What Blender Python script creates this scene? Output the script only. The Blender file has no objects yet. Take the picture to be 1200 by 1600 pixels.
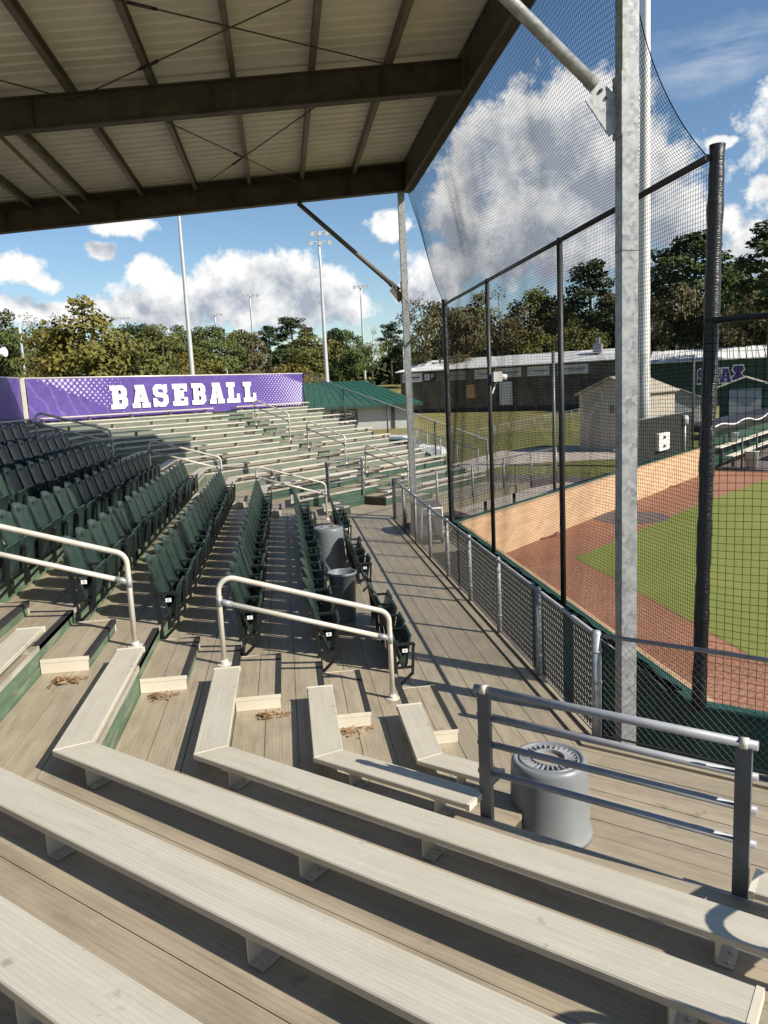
import bpy, bmesh, math, random
from mathutils import Vector, Matrix
R = math.radians
sc = bpy.context.scene
COL = sc.collection
rnd = random.Random(7)
G = -4.85                      # field level (z = 0 is the eye height of the person standing in the aisle)
T22 = math.tan(R(22.5)); S2 = math.sqrt(.5)
RUN, RISE, NT = .855, .27, 10
def ZB(i): return -3.05 + RISE*(i-1)          # bench top of tier i
def ZT(i): return ZB(i) - .17                 # deck of tier i (tier 0 = front walkway)
WALK = ZT(0)
def OT(i): return .07 + RUN*(i-1)             # offset of tier i's riser behind the front row line
ORD = ['zeroth','first','second','third','fourth','fifth','sixth','seventh','eighth','ninth','tenth','eleventh','twelfth','thirteenth',
       'fourteenth','fifteenth','sixteenth','seventeenth','eighteenth','nineteenth','twentieth','twenty-first','twenty-second',
       'twenty-third','twenty-fourth','twenty-fifth','twenty-sixth','twenty-seventh','twenty-eighth','twenty-ninth','thirtieth']
def ordw(n):
    if n < len(ORD): return ORD[n]
    return {3:'thirty',4:'forty',5:'fifty'}[n//10] + '-' + ORD[n%10] if n % 10 else {40:'fortieth',50:'fiftieth'}[n]
# ------------------------------------------------------------------ sections of the stand: t along the rows, o back from the front row line
# the near wing stands at 47.5 degrees to the middle part, with slightly tighter rows
SA, KA = math.sin(R(47.52)), math.cos(R(47.52))
def CA(o): return .057 + (.9346 if o > 0 else 1.014)*o
def mitA(o): return (KA*CA(o)-o)/SA
def P(sec, t, o, z=0.):
    if sec == 'A':
        c = CA(o); return Vector((1.15+SA*t-KA*c, 6.075-KA*t-SA*c, z))
    if sec == 'B': return Vector((1.15-o, t, z))
    return Vector((1.15+S2*t-S2*o, 21.105+S2*t+S2*o, z))
def near(o): return 6.075-KA*mitA(o)-SA*CA(o)
def far(o): return 21.105+T22*o
def mit(o): return -T22*o
# ------------------------------------------------------------------ mesh builder
class MB:
    def __init__(s): s.v = []; s.f = []; s.uv = []; s.sm = []
    def face(s, pts, uv=None, smooth=False):
        n = len(s.v); s.v += [Vector(p) for p in pts]; s.f.append(tuple(range(n, n+len(pts)))); s.uv.append(uv); s.sm.append(smooth)
    def hexa(s, c, uvs=None):
        # c: 8 corners, 0-3 bottom loop, 4-7 top loop
        n = len(s.v); s.v += [Vector(p) for p in c]
        for k, q in enumerate(((3,2,1,0),(4,5,6,7),(0,1,5,4),(1,2,6,5),(2,3,7,6),(3,0,4,7))):
            s.f.append(tuple(n+i for i in q)); s.uv.append(uvs if k == 1 and uvs else None); s.sm.append(False)
    def box(s, lo, hi, M=None):
        (x0,y0,z0),(x1,y1,z1) = lo, hi
        c = [(x0,y0,z0),(x1,y0,z0),(x1,y1,z0),(x0,y1,z0),(x0,y0,z1),(x1,y0,z1),(x1,y1,z1),(x0,y1,z1)]
        s.hexa([M @ Vector(p) for p in c] if M else c)
    def bar(s, a, b, w, h, up=Vector((0,0,1))):
        # rectangular bar from a to b, w across, h in the up direction
        a, b = Vector(a), Vector(b); d = (b-a).normalized(); x = d.cross(Vector(up))
        if x.length < 1e-5: x = d.cross(Vector((1,0,0)))
        x.normalize(); u = x.cross(d).normalized(); x *= w/2; u *= h/2
        s.hexa([a-x-u, a+x-u, b+x-u, b-x-u, a-x+u, a+x+u, b+x+u, b-x+u])
    def tube(s, pts, r, n=8, cap=True, smooth=True):
        pts = [Vector(p) for p in pts]; m = len(pts); base = len(s.v)
        rr = r if isinstance(r, (list, tuple)) else [r]*m
        d0 = (pts[1]-pts[0]).normalized(); ref = Vector((0,0,1)) if abs(d0.z) < .9 else Vector((1,0,0))
        for i, p in enumerate(pts):
            if i == 0: d = pts[1]-p
            elif i == m-1: d = p-pts[i-1]
            else: d = (pts[i+1]-p).normalized()+(p-pts[i-1]).normalized()
            if d.length < 1e-9: d = d0
            d = d.normalized(); x = ref - d*ref.dot(d)
            if x.length < 1e-4: x = d.orthogonal()
            x.normalize(); y = d.cross(x); ref = x
            for k in range(n):
                a = 2*math.pi*k/n; s.v.append(p + (x*math.cos(a)+y*math.sin(a))*rr[i])
        for i in range(m-1):
            for k in range(n):
                k2 = (k+1) % n; s.f.append((base+i*n+k, base+i*n+k2, base+(i+1)*n+k2, base+(i+1)*n+k)); s.uv.append(None); s.sm.append(smooth)
        if cap:
            s.f.append(tuple(base+k for k in range(n-1,-1,-1))); s.uv.append(None); s.sm.append(False)
            s.f.append(tuple(base+(m-1)*n+k for k in range(n))); s.uv.append(None); s.sm.append(False)
    def lathe(s, c, prof, n=28, smooth=True):
        c = Vector(c); base = len(s.v)
        for r, z in prof:
            for k in range(n):
                a = 2*math.pi*k/n; s.v.append(c+Vector((r*math.cos(a), r*math.sin(a), z)))
        for i in range(len(prof)-1):
            for k in range(n):
                k2 = (k+1) % n; s.f.append((base+i*n+k, base+i*n+k2, base+(i+1)*n+k2, base+(i+1)*n+k)); s.uv.append(None); s.sm.append(smooth)
    def prism(s, poly, f0, f1, uv=None):
        # poly: 2-D outline, f0/f1 map (a,b) to the two end faces
        n = len(s.v); m = len(poly); s.v += [Vector(f0(*p)) for p in poly] + [Vector(f1(*p)) for p in poly]
        s.f.append(tuple(n+i for i in range(m))[::-1]); s.f.append(tuple(n+m+i for i in range(m)))
        s.uv += [None, None]; s.sm += [False, False]
        for i in range(m):
            j = (i+1) % m; s.f.append((n+i, n+j, n+m+j, n+m+i)); s.uv.append(None); s.sm.append(False)
    def mesh(s, name, mat, off=Vector((0,0,0)), fix=True):
        me = bpy.data.meshes.new(name)
        me.from_pydata([tuple(p-off) for p in s.v], [], s.f)
        if any(u for u in s.uv):
            L = me.uv_layers.new(name='UVMap'); i = 0
            for fc, u in zip(s.f, s.uv):
                for k in range(len(fc)):
                    L.data[i].uv = u[k] if u else (0,0); i += 1
        for p, q in zip(me.polygons, s.sm): p.use_smooth = q
        if fix and len(s.f) < 60000:
            bm = bmesh.new(); bm.from_mesh(me); bmesh.ops.recalc_face_normals(bm, faces=bm.faces); bm.to_mesh(me); bm.free()
        me.materials.append(mat); return me
    def build(s, name, mat, parent=None, fix=True, **tags):
        off = Vector((0,0,0)); q = parent
        while q is not None: off = off + q.location; q = q.parent
        o = bpy.data.objects.new(name, s.mesh(name, mat, off, fix)); COL.objects.link(o)
        if parent is not None: o.parent = parent
        else:
            # origin at the base of the thing
            vs = s.v; c = Vector((sum(p.x for p in vs)/len(vs), sum(p.y for p in vs)/len(vs), min(p.z for p in vs)))
            o.data.transform(Matrix.Translation(-c)); o.location = c
        for k, v in tags.items(): o[k] = v
        return o
def thing(name, label, cat, loc=(0,0,0), group=None):
    o = bpy.data.objects.new(name, None); o.empty_display_size = .2; COL.objects.link(o); o.location = loc
    o['label'] = label; o['category'] = cat
    if group: o['group'] = group
    return o
def copy_tree(o, parent=None):
    c = o.copy(); COL.objects.link(c)
    if parent is not None: c.parent = parent
    for ch in list(o.children): copy_tree(ch, c)
    return c
# ------------------------------------------------------------------ materials
class NT_:
    def __init__(s, nt): s.nt = nt
    def n(s, t, **k):
        x = s.nt.nodes.new(t)
        for a, b in k.items(): setattr(x, a, b)
        return x
    def l(s, a, b): s.nt.links.new(a, b)
    def math(s, op, a, b=None, c=None, clamp=False):
        x = s.n('ShaderNodeMath', operation=op); x.use_clamp = clamp
        for i, v in enumerate((a, b, c)):
            if v is None: continue
            if isinstance(v, (int, float)): x.inputs[i].default_value = v
            else: s.l(v, x.inputs[i])
        return x.outputs[0]
    def vmath(s, op, a, b=None):
        x = s.n('ShaderNodeVectorMath', operation=op)
        for i, v in enumerate((a, b)):
            if v is None: continue
            if isinstance(v, (tuple, list)): x.inputs[i].default_value = v
            else: s.l(v, x.inputs[i])
        return x
    def mixc(s, f, a, b):
        x = s.n('ShaderNodeMix', data_type='RGBA')
        for i, v in ((0, f), (6, a), (7, b)):
            if isinstance(v, (int, float)): x.inputs[i].default_value = v
            elif isinstance(v, tuple): x.inputs[i].default_value = v if len(v) == 4 else v+(1,)
            else: s.l(v, x.inputs[i])
        return x.outputs[2]
    def noise(s, vec, scale, detail=3, rough=.5):
        x = s.n('ShaderNodeTexNoise'); x.inputs['Scale'].default_value = scale; x.inputs['Detail'].default_value = detail; x.inputs['Roughness'].default_value = rough
        if vec is not None: s.l(vec, x.inputs['Vector'])
        return x
    def ramp(s, f, a, b, lo=0., hi=1.):
        x = s.n('ShaderNodeMapRange'); x.inputs[1].default_value = a; x.inputs[2].default_value = b; x.inputs[3].default_value = lo; x.inputs[4].default_value = hi
        s.l(f, x.inputs[0]); return x.outputs[0]
def newmat(name):
    m = bpy.data.materials.new(name); m.use_nodes = True; k = NT_(m.node_tree); b = m.node_tree.nodes['Principled BSDF']; return m, k, b
def sh(c, f): return tuple(min(1., x*f) for x in c)
def mat(name, col, rough=.6, metal=0., var=.18, scale=3., dirt=None, dscale=1.2, damt=.5, bump=0., bscale=40., coord='Object', stretch=None, spec=None):
    m, k, b = newmat(name)
    tc = k.n('ShaderNodeTexCoord'); vec = tc.outputs[coord]
    if stretch:
        mp = k.n('ShaderNodeMapping'); mp.inputs['Scale'].default_value = stretch; k.l(vec, mp.inputs['Vector']); vec = mp.outputs[0]
    n1 = k.noise(vec, scale, 5, .6)
    c = k.mixc(k.ramp(n1.outputs[0], .3, .7), sh(col, 1-var), sh(col, 1+var))
    if dirt:
        n2 = k.noise(vec, dscale, 6, .65); c = k.mixc(k.ramp(n2.outputs[0], .48, .68, 0, damt), c, dirt)
    k.l(c, b.inputs['Base Color']); b.inputs['Roughness'].default_value = rough; b.inputs['Metallic'].default_value = metal
    if spec is not None: b.inputs['Specular IOR Level'].default_value = spec
    if bump:
        n3 = k.noise(vec, bscale, 3); bp = k.n('ShaderNodeBump'); bp.inputs['Strength'].default_value = bump; bp.inputs['Distance'].default_value = .01
        k.l(n3.outputs[0], bp.inputs['Height']); k.l(bp.outputs[0], b.inputs['Normal'])
    return m
def plank_mat(name, col, period, vary, rough, groove, dirt, damt, stain=(.16,.13,.10)):
    # long extruded boards: UV u runs along the board, v across; board-to-board colour shift, fine extrusion ribs, scuffs
    m, k, b = newmat(name)
    uv = k.n('ShaderNodeUVMap').outputs[0]; sp = k.n('ShaderNodeSeparateXYZ'); k.l(uv, sp.inputs[0])
    u, v = sp.outputs[0], sp.outputs[1]
    row = k.math('FLOOR', k.math('DIVIDE', v, period))
    wn = k.n('ShaderNodeTexWhiteNoise', noise_dimensions='1D'); k.l(row, wn.inputs['W'])
    seg = k.math('FLOOR', k.math('ADD', k.math('DIVIDE', u, 3.6), k.math('MULTIPLY', wn.outputs['Value'], 5.)))
    wn2 = k.n('ShaderNodeTexWhiteNoise', noise_dimensions='2D'); cb = k.n('ShaderNodeCombineXYZ'); k.l(row, cb.inputs[0]); k.l(seg, cb.inputs[1]); k.l(cb.outputs[0], wn2.inputs['Vector'])
    base = k.mixc(wn2.outputs['Value'], sh(col, 1-vary), sh(col, 1+vary))
    mp = k.n('ShaderNodeMapping'); mp.inputs['Scale'].default_value = (1.2, 7., 1.); k.l(uv, mp.inputs['Vector'])
    n1 = k.noise(mp.outputs[0], 1.6, 8, .65)
    base = k.mixc(k.ramp(n1.outputs[0], .42, .72, 0, damt), base, dirt)
    tcp = k.n('ShaderNodeTexCoord').outputs['Object']
    n2 = k.noise(tcp, 1.1, 7, .7); base = k.mixc(k.ramp(n2.outputs[0], .5, .75, 0, damt*.9), base, dirt)
    n4 = k.noise(tcp, 5.5, 3, .5); base = k.mixc(k.ramp(n4.outputs[0], .69, .73, 0, .55), base, stain)
    n5 = k.noise(tcp, 46., 2, .5); base = k.mixc(k.ramp(n5.outputs[0], .76, .79, 0, .7), base, sh(stain, .5))
    mp2 = k.n('ShaderNodeMapping'); mp2.inputs['Scale'].default_value = (.7, 22., 1.); k.l(uv, mp2.inputs['Vector']); n6 = k.noise(mp2.outputs[0], 2.2, 9, .7)
    base = k.mixc(k.ramp(n6.outputs[0], .40, .66, .0, .30), base, sh(col, 1.28)); base = k.mixc(k.ramp(n6.outputs[0], .40, .28, .0, .42), base, sh(dirt, .8))
    n7 = k.noise(tcp, 9., 6, .75); base = k.mixc(k.ramp(n7.outputs[0], .58, .74, 0, .35), base, sh(col, 1.35))
    fr = k.math('FRACT', k.math('DIVIDE', v, groove)); rib = k.math('ABSOLUTE', k.math('SUBTRACT', fr, .5))
    base = k.mixc(k.ramp(rib, .40, .48, 0, .30), base, sh(dirt, .6))
    k.l(base, b.inputs['Base Color'])
    b.inputs['Roughness'].default_value = rough; b.inputs['Metallic'].default_value = .12
    bp = k.n('ShaderNodeBump'); bp.inputs['Strength'].default_value = .35; bp.inputs['Distance'].default_value = .003; k.l(rib, bp.inputs['Height']); k.l(bp.outputs[0], b.inputs['Normal'])
    return m
M = {}
M['bench'] = plank_mat('weathered_aluminium_seat', (.50,.465,.38), .25, .04, .48, .0205, (.40,.36,.285), .75)
M['deck'] = plank_mat('tan_aluminium_deck', (.35,.297,.215), .285, .13, .5, .0285, (.20,.162,.115), .75)
M['bracket'] = mat('mill_aluminium', (.50,.47,.41), .5, .35, dirt=(.3,.26,.2), bump=.1)
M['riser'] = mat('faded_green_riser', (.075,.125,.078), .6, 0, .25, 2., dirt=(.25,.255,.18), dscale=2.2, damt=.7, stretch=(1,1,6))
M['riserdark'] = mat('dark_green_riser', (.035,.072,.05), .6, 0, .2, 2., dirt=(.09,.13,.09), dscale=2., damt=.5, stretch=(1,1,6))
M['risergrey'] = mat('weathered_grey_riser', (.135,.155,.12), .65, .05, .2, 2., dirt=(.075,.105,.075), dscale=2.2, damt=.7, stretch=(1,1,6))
M['nosing'] = mat('black_grip_strip', (.018,.018,.019), .75, 0, .4, 30, bump=.3, bscale=300)
M['cream'] = mat('cream_end_plate', (.66,.61,.50), .5, .1, .08, 4, dirt=(.45,.38,.27), damt=.4)
M['pipe'] = mat('anodised_pipe', (.66,.62,.54), .38, .25, .06, 6, dirt=(.42,.33,.2), dscale=3, damt=.5)
M['rail'] = mat('grey_aluminium_rail', (.27,.28,.30), .55, .2, .15, 6, dirt=(.38,.37,.35), damt=.4)
M['raildark'] = mat('grey_post_metal', (.15,.16,.17), .5, .5, .15, 5)
M['galv'] = None
M['chair'] = mat('dark_green_plastic', (.017,.034,.027), .36, 0, .3, 3.5, dirt=(.07,.085,.078), dscale=6, damt=.4, bump=.08, bscale=120)
M['iron'] = mat('black_cast_iron', (.012,.014,.014), .45, .3, .3, 12, bump=.1)
M['hole'] = mat('painted_recess_shade', (.006,.007,.007), .9)  # near-black colour standing for the shade inside slots and holes
M['white'] = mat('white_paint', (.72,.71,.68), .5, 0, .05, 5)
M['black'] = mat('black_paint', (.02,.02,.022), .5, 0, .2, 6)
M['padding'] = mat('black_wrapped_padding', (.016,.016,.018), .33, 0, .4, 5, bump=.9, bscale=16, stretch=(1,1,5))
M['net'] = mat('black_net_cord', (.005,.005,.0055), 1., 0, .1, spec=0.)
M['chain'] = mat('galvanised_wire', (.24,.225,.195), .5, .4, .1, 8)
M['can'] = mat('grey_moulded_plastic', (.17,.185,.195), .42, 0, .08, 3, dirt=(.26,.26,.25), damt=.35)
M['tarp'] = mat('dark_grey_tarp', (.085,.085,.08), .7, 0, .3, 4, dirt=(.16,.15,.13), dscale=3, bump=.5, bscale=9)
M['canring'] = mat('scuffed_grey_plastic', (.27,.28,.29), .5, 0, .12, 8)
M['tandirt'] = mat('sun_dried_grime', (.27,.215,.16), .8, 0, .3, 9)
M['purple'] = None
M['roofsheet'] = mat('white_roof_underside', (.70,.675,.60), .6, 0, .06, 1.5, dirt=(.46,.43,.36), damt=.3)
M['steel'] = mat('rusty_brown_steel', (.055,.047,.037), .65, .1, .3, 2.2, dirt=(.13,.115,.085), dscale=3.5, damt=.4, bump=.15, bscale=25)
M['purlin'] = mat('brown_primed_purlin', (.145,.125,.10), .6, .15, .2, 2, dirt=(.10,.08,.06), damt=.5)
M['greenwall'] = mat('dark_green_wall', (.022,.085,.06), .5, 0, .2, 1.5, dirt=(.05,.09,.07), damt=.4)
M['greenroof'] = mat('green_metal_roof', (.018,.075,.052), .5, .1, .08, 1.)
M['greenpanel'] = mat('dark_green_panel', (.012,.045,.032), .5, 0, .15, 1.)
M['block'] = mat('grey_block', (.40,.40,.38), .8, 0, .06, 2, bump=.2, bscale=8)
M['whiteroof'] = mat('white_metal_roof', (.68,.68,.66), .45, 0, .05, .5)
M['darkband'] = mat('brown_grey_header', (.14,.13,.11), .8, 0, .2, .6)
M['darkshed'] = mat('painted_interior_shade', (.12,.105,.085), .9, 0, .5, .35, dirt=(.20,.17,.13), dscale=.5)  # shade of the open interior, put into the colour of a closed wall
M['timber'] = mat('brown_timber', (.16,.10,.06), .8, 0, .25, 1.5)
M['tanwall'] = mat('tan_siding', (.47,.42,.33), .7, 0, .06, 1.2)
M['screen'] = mat('dark_windscreen', (.028,.034,.03), .85, 0, .2, 3)
M['concrete'] = mat('pinkish_concrete', (.47,.40,.33), .85, 0, .1, .6, bump=.15)
M['lamp'] = mat('lamp_glass', (.75,.78,.80), .25, 0, .03)
M['pole'] = mat('pale_steel_pole', (.50,.51,.52), .45, .3, .06, .8, dirt=(.36,.36,.35), damt=.4)
M['carpaint'] = mat('white_car_paint', (.78,.79,.80), .2, 0, .02)
M['glass'] = mat('dark_glass', (.02,.025,.03), .08, 0, .05)
M['rubber'] = mat('tyre_rubber', (.015,.015,.015), .85)
M['lumber'] = mat('sawn_lumber', (.55,.34,.18), .8, 0, .2, 2)
M['hose'] = mat('dark_red_hose', (.14,.03,.025), .5)
M['leafbrown'] = mat('dry_brown_leaf', (.25,.15,.075), .8, 0, .4, 20)
M['rubbermat'] = mat('grey_rubber_mat', (.11,.085,.075), .85, 0, .2, 2)
M['bark'] = mat('grey_brown_bark', (.12,.095,.072), .9, 0, .3, 1.5)
def galv():
    m, k, b = newmat('galvanised_spangle'); v = k.n('ShaderNodeTexCoord').outputs['Object']
    vo = k.n('ShaderNodeTexVoronoi'); vo.inputs['Scale'].default_value = 26; k.l(v, vo.inputs['Vector'])
    bw = k.n('ShaderNodeRGBToBW'); k.l(vo.outputs['Color'], bw.inputs[0]); n = k.noise(v, 6, 4)
    c = k.mixc(bw.outputs[0], (.17,.175,.18), (.36,.37,.37)); c = k.mixc(k.ramp(n.outputs[0], .45, .65, 0, .5), c, (.40,.41,.41))
    k.l(c, b.inputs['Base Color']); b.inputs['Roughness'].default_value = .5; b.inputs['Metallic'].default_value = .3; return m
M['galv'] = galv()
def purple():
    # printed vinyl banner, halftone dots at both ends; UV in metres along / up
    m, k, b = newmat('purple_printed_vinyl'); uv = k.n('ShaderNodeUVMap').outputs[0]; sp = k.n('ShaderNodeSeparateXYZ'); k.l(uv, sp.inputs[0]); u, v = sp.outputs[0], sp.outputs[1]
    def lattice(pr):
        # lattice turned by 45 degrees
        def cell(x): return k.math('SUBTRACT', k.math('FRACT', k.math('DIVIDE', x, pr)), .5)
        ca, cd = cell(k.math('ADD', u, v)), cell(k.math('SUBTRACT', u, v)); return k.math('SQRT', k.math('ADD', k.math('MULTIPLY', ca, ca), k.math('MULTIPLY', cd, cd)))
    rl, rr = lattice(.20), lattice(.165)
    # left field: strip along the upper edge, wider to the right; right field: grows toward the right end
    left = k.math('MULTIPLY', k.ramp(k.math('ADD', v, k.math('MULTIPLY', u, .42)), 1.42, 1.56), k.ramp(u, 3.4, 1.2, .25, 1.))
    left = k.math('MULTIPLY', left, k.ramp(u, 3.9, 3.3))
    right = k.math('MULTIPLY', k.ramp(u, 8.6, 12.0, .1, 1.), k.ramp(k.math('ADD', v, k.math('MULTIPLY', u, .30)), 4.70, 4.58))
    right = k.math('MULTIPLY', right, k.ramp(k.math('ADD', k.math('MULTIPLY', v, .35), u), 9.0, 9.2))
    dl = k.ramp(k.math('SUBTRACT', k.math('MULTIPLY', left, .42), rl), 0., .05); dr = k.ramp(k.math('SUBTRACT', k.math('MULTIPLY', right, .46), rr), 0., .05)
    dot = k.math('MAXIMUM', dl, dr)
    w = k.n('ShaderNodeTexWave'); w.inputs['Scale'].default_value = .7; w.inputs['Distortion'].default_value = 7.; w.inputs['Detail'].default_value = 2
    mp = k.n('ShaderNodeMapping'); mp.inputs['Rotation'].default_value = (0,0,R(-32)); k.l(uv, mp.inputs[0]); k.l(mp.outputs[0], w.inputs[0])
    streak = k.math('MULTIPLY', k.ramp(w.outputs[1], .86, .97, 0, .16), k.ramp(u, 5.0, 1.0))
    c = k.mixc(streak, (.085,.052,.235), (.30,.25,.48)); c = k.mixc(k.math('MULTIPLY', dot, .62), c, (.62,.58,.72))
    k.l(c, b.inputs['Base Color']); b.inputs['Roughness'].default_value = .42
    n = k.noise(uv, 2.2, 3); bp = k.n('ShaderNodeBump'); bp.inputs['Strength'].default_value = .6; bp.inputs['Distance'].default_value = .06; k.l(n.outputs[0], bp.inputs['Height']); k.l(bp.outputs[0], b.inputs['Normal'])
    return m
M['purple'] = purple()
def vary_by_object(m, amt):
    k = NT_(m.node_tree); b = m.node_tree.nodes['Principled BSDF']; l = b.inputs['Base Color'].links[0]; src = l.from_socket
    h = k.n('ShaderNodeHueSaturation'); k.l(src, h.inputs['Color']); k.l(k.ramp(k.n('ShaderNodeObjectInfo').outputs['Random'], 0, 1, 1-amt, 1+amt), h.inputs['Value']); k.l(h.outputs[0], b.inputs['Base Color'])
vary_by_object(M['chair'], .32)
def two(name, c1, c2, c3, s1, s2, rough=.9, bump=.4, bs=60):
    m, k, b = newmat(name); v = k.n('ShaderNodeTexCoord').outputs['Object']
    n1 = k.noise(v, s1, 6, .6); n2 = k.noise(v, s2, 4, .6)
    c = k.mixc(k.ramp(n1.outputs[0], .35, .65), c1, c2); c = k.mixc(k.ramp(n2.outputs[0], .42, .7), c, c3)
    k.l(c, b.inputs['Base Color']); b.inputs['Roughness'].default_value = rough; b.inputs['Specular IOR Level'].default_value = .2
    n3 = k.noise(v, bs, 4); bp = k.n('ShaderNodeBump'); bp.inputs['Strength'].default_value = bump; bp.inputs['Distance'].default_value = .03; k.l(n3.outputs[0], bp.inputs['Height']); k.l(bp.outputs[0], b.inputs['Normal'])
    return m
M['dirt'] = two('red_infield_dirt', (.27,.13,.078), (.34,.175,.115), (.19,.09,.055), .7, 9)
M['turf'] = two('short_turf', (.165,.19,.044), (.225,.235,.068), (.13,.16,.036), .22, 22, bump=.6, bs=90)
M['ground'] = two('dry_autumn_grass', (.20,.17,.062), (.13,.14,.045), (.27,.215,.09), .045, .9, bump=.5, bs=12)
M['parkgrass'] = two('olive_lawn', (.14,.145,.045), (.19,.165,.06), (.10,.115,.035), .12, 2.5, bump=.5, bs=12)
def brick():
    m, k, b = newmat('tan_brick'); v = k.n('ShaderNodeUVMap').outputs[0]
    t = k.n('ShaderNodeTexBrick'); k.l(v, t.inputs['Vector']); t.inputs['Scale'].default_value = 1.; t.inputs['Brick Width'].default_value = .42; t.inputs['Row Height'].default_value = .11; t.inputs['Mortar Size'].default_value = .006
    t.inputs['Color1'].default_value = (.56,.37,.215,1); t.inputs['Color2'].default_value = (.46,.285,.155,1); t.inputs['Mortar'].default_value = (.42,.31,.21,1)
    n = k.noise(v, .8, 5); c = k.mixc(k.ramp(n.outputs[0], .45, .7, 0, .35), t.outputs[0], (.57,.42,.28))
    k.l(c, b.inputs['Base Color']); b.inputs['Roughness'].default_value = .85; return m
M['brick'] = brick()
def leafmat(name, a, b2, c3, ns=.35):
    m, k, b = newmat(name); v = k.n('ShaderNodeTexCoord').outputs['Object']; oi = k.n('ShaderNodeObjectInfo').outputs['Random']
    off = k.vmath('ADD', v); cb = k.n('ShaderNodeCombineXYZ'); k.l(k.math('MULTIPLY', oi, 50.), cb.inputs[0]); k.l(cb.outputs[0], off.inputs[1])
    n1 = k.noise(off.outputs[0], ns, 3, .6); n2 = k.noise(off.outputs[0], ns*5, 2, .6)
    c = k.mixc(k.ramp(n1.outputs[0], .38, .62), a, b2); c = k.mixc(k.ramp(n2.outputs[0], .5, .75, 0, .45), c, c3)
    k.l(c, b.inputs['Base Color']); b.inputs['Roughness'].default_value = .8; b.inputs['Specular IOR Level'].default_value = .15; return m
M['leaf_olive'] = leafmat('olive_foliage', (.088,.098,.028), (.125,.12,.036), (.16,.13,.045))
M['leaf_dark'] = leafmat('dark_pine_foliage', (.036,.054,.022), (.05,.07,.028), (.07,.082,.036))
M['leaf_yellow'] = leafmat('yellowing_foliage', (.105,.11,.028), (.165,.135,.034), (.22,.15,.038))
M['leaf_rust'] = leafmat('rusty_autumn_foliage', (.125,.105,.052), (.095,.09,.04), (.16,.115,.062))
M['leaf_green'] = leafmat('green_foliage', (.065,.092,.028), (.09,.11,.034), (.115,.122,.042))

# ------------------------------------------------------------------ camera, sun, sky
CX = Vector((.99029317,-.1306799,-.04735196)); CD = Vector((-.06689607,-.14948017,-.98649916)); CF = Vector((.12183744,.98009104,-.15677116))
cam = bpy.data.cameras.new('camera'); co = bpy.data.objects.new('camera', cam); COL.objects.link(co)
co.matrix_world = Matrix(((CX.x,-CD.x,-CF.x,0),(CX.y,-CD.y,-CF.y,0),(CX.z,-CD.z,-CF.z,0),(0,0,0,1)))
cam.sensor_fit = 'VERTICAL'; cam.sensor_height = 24; cam.lens = 18; cam.clip_start = .05; cam.clip_end = 3000
sc.camera = co
SUN = Vector((1.0,-.80,.98)).normalized()
sl = bpy.data.lights.new('sun', 'SUN'); sl.energy = 5.0; sl.angle = R(.5); sl.color = (1.,.93,.82)
so = bpy.data.objects.new('sun', sl); COL.objects.link(so); so.rotation_euler = SUN.to_track_quat('Z','Y').to_euler(); so.location = (0,0,60)
w = bpy.data.worlds.new('World'); sc.world = w; w.use_nodes = True; k = NT_(w.node_tree)
bg = w.node_tree.nodes['Background']; bg.inputs[1].default_value = .062
sky = k.n('ShaderNodeTexSky', sky_type='NISHITA'); sky.sun_disc = False; sky.sun_elevation = math.asin(SUN.z); sky.sun_rotation = math.atan2(SUN.x, SUN.y); sky.air_density = 1.0; sky.dust_density = .35; sky.ozone_density = 1.6
hs_ = k.n('ShaderNodeHueSaturation'); hs_.inputs['Saturation'].default_value = 1.14; hs_.inputs['Value'].default_value = 1.32; k.l(sky.outputs[0], hs_.inputs['Color'])
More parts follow.
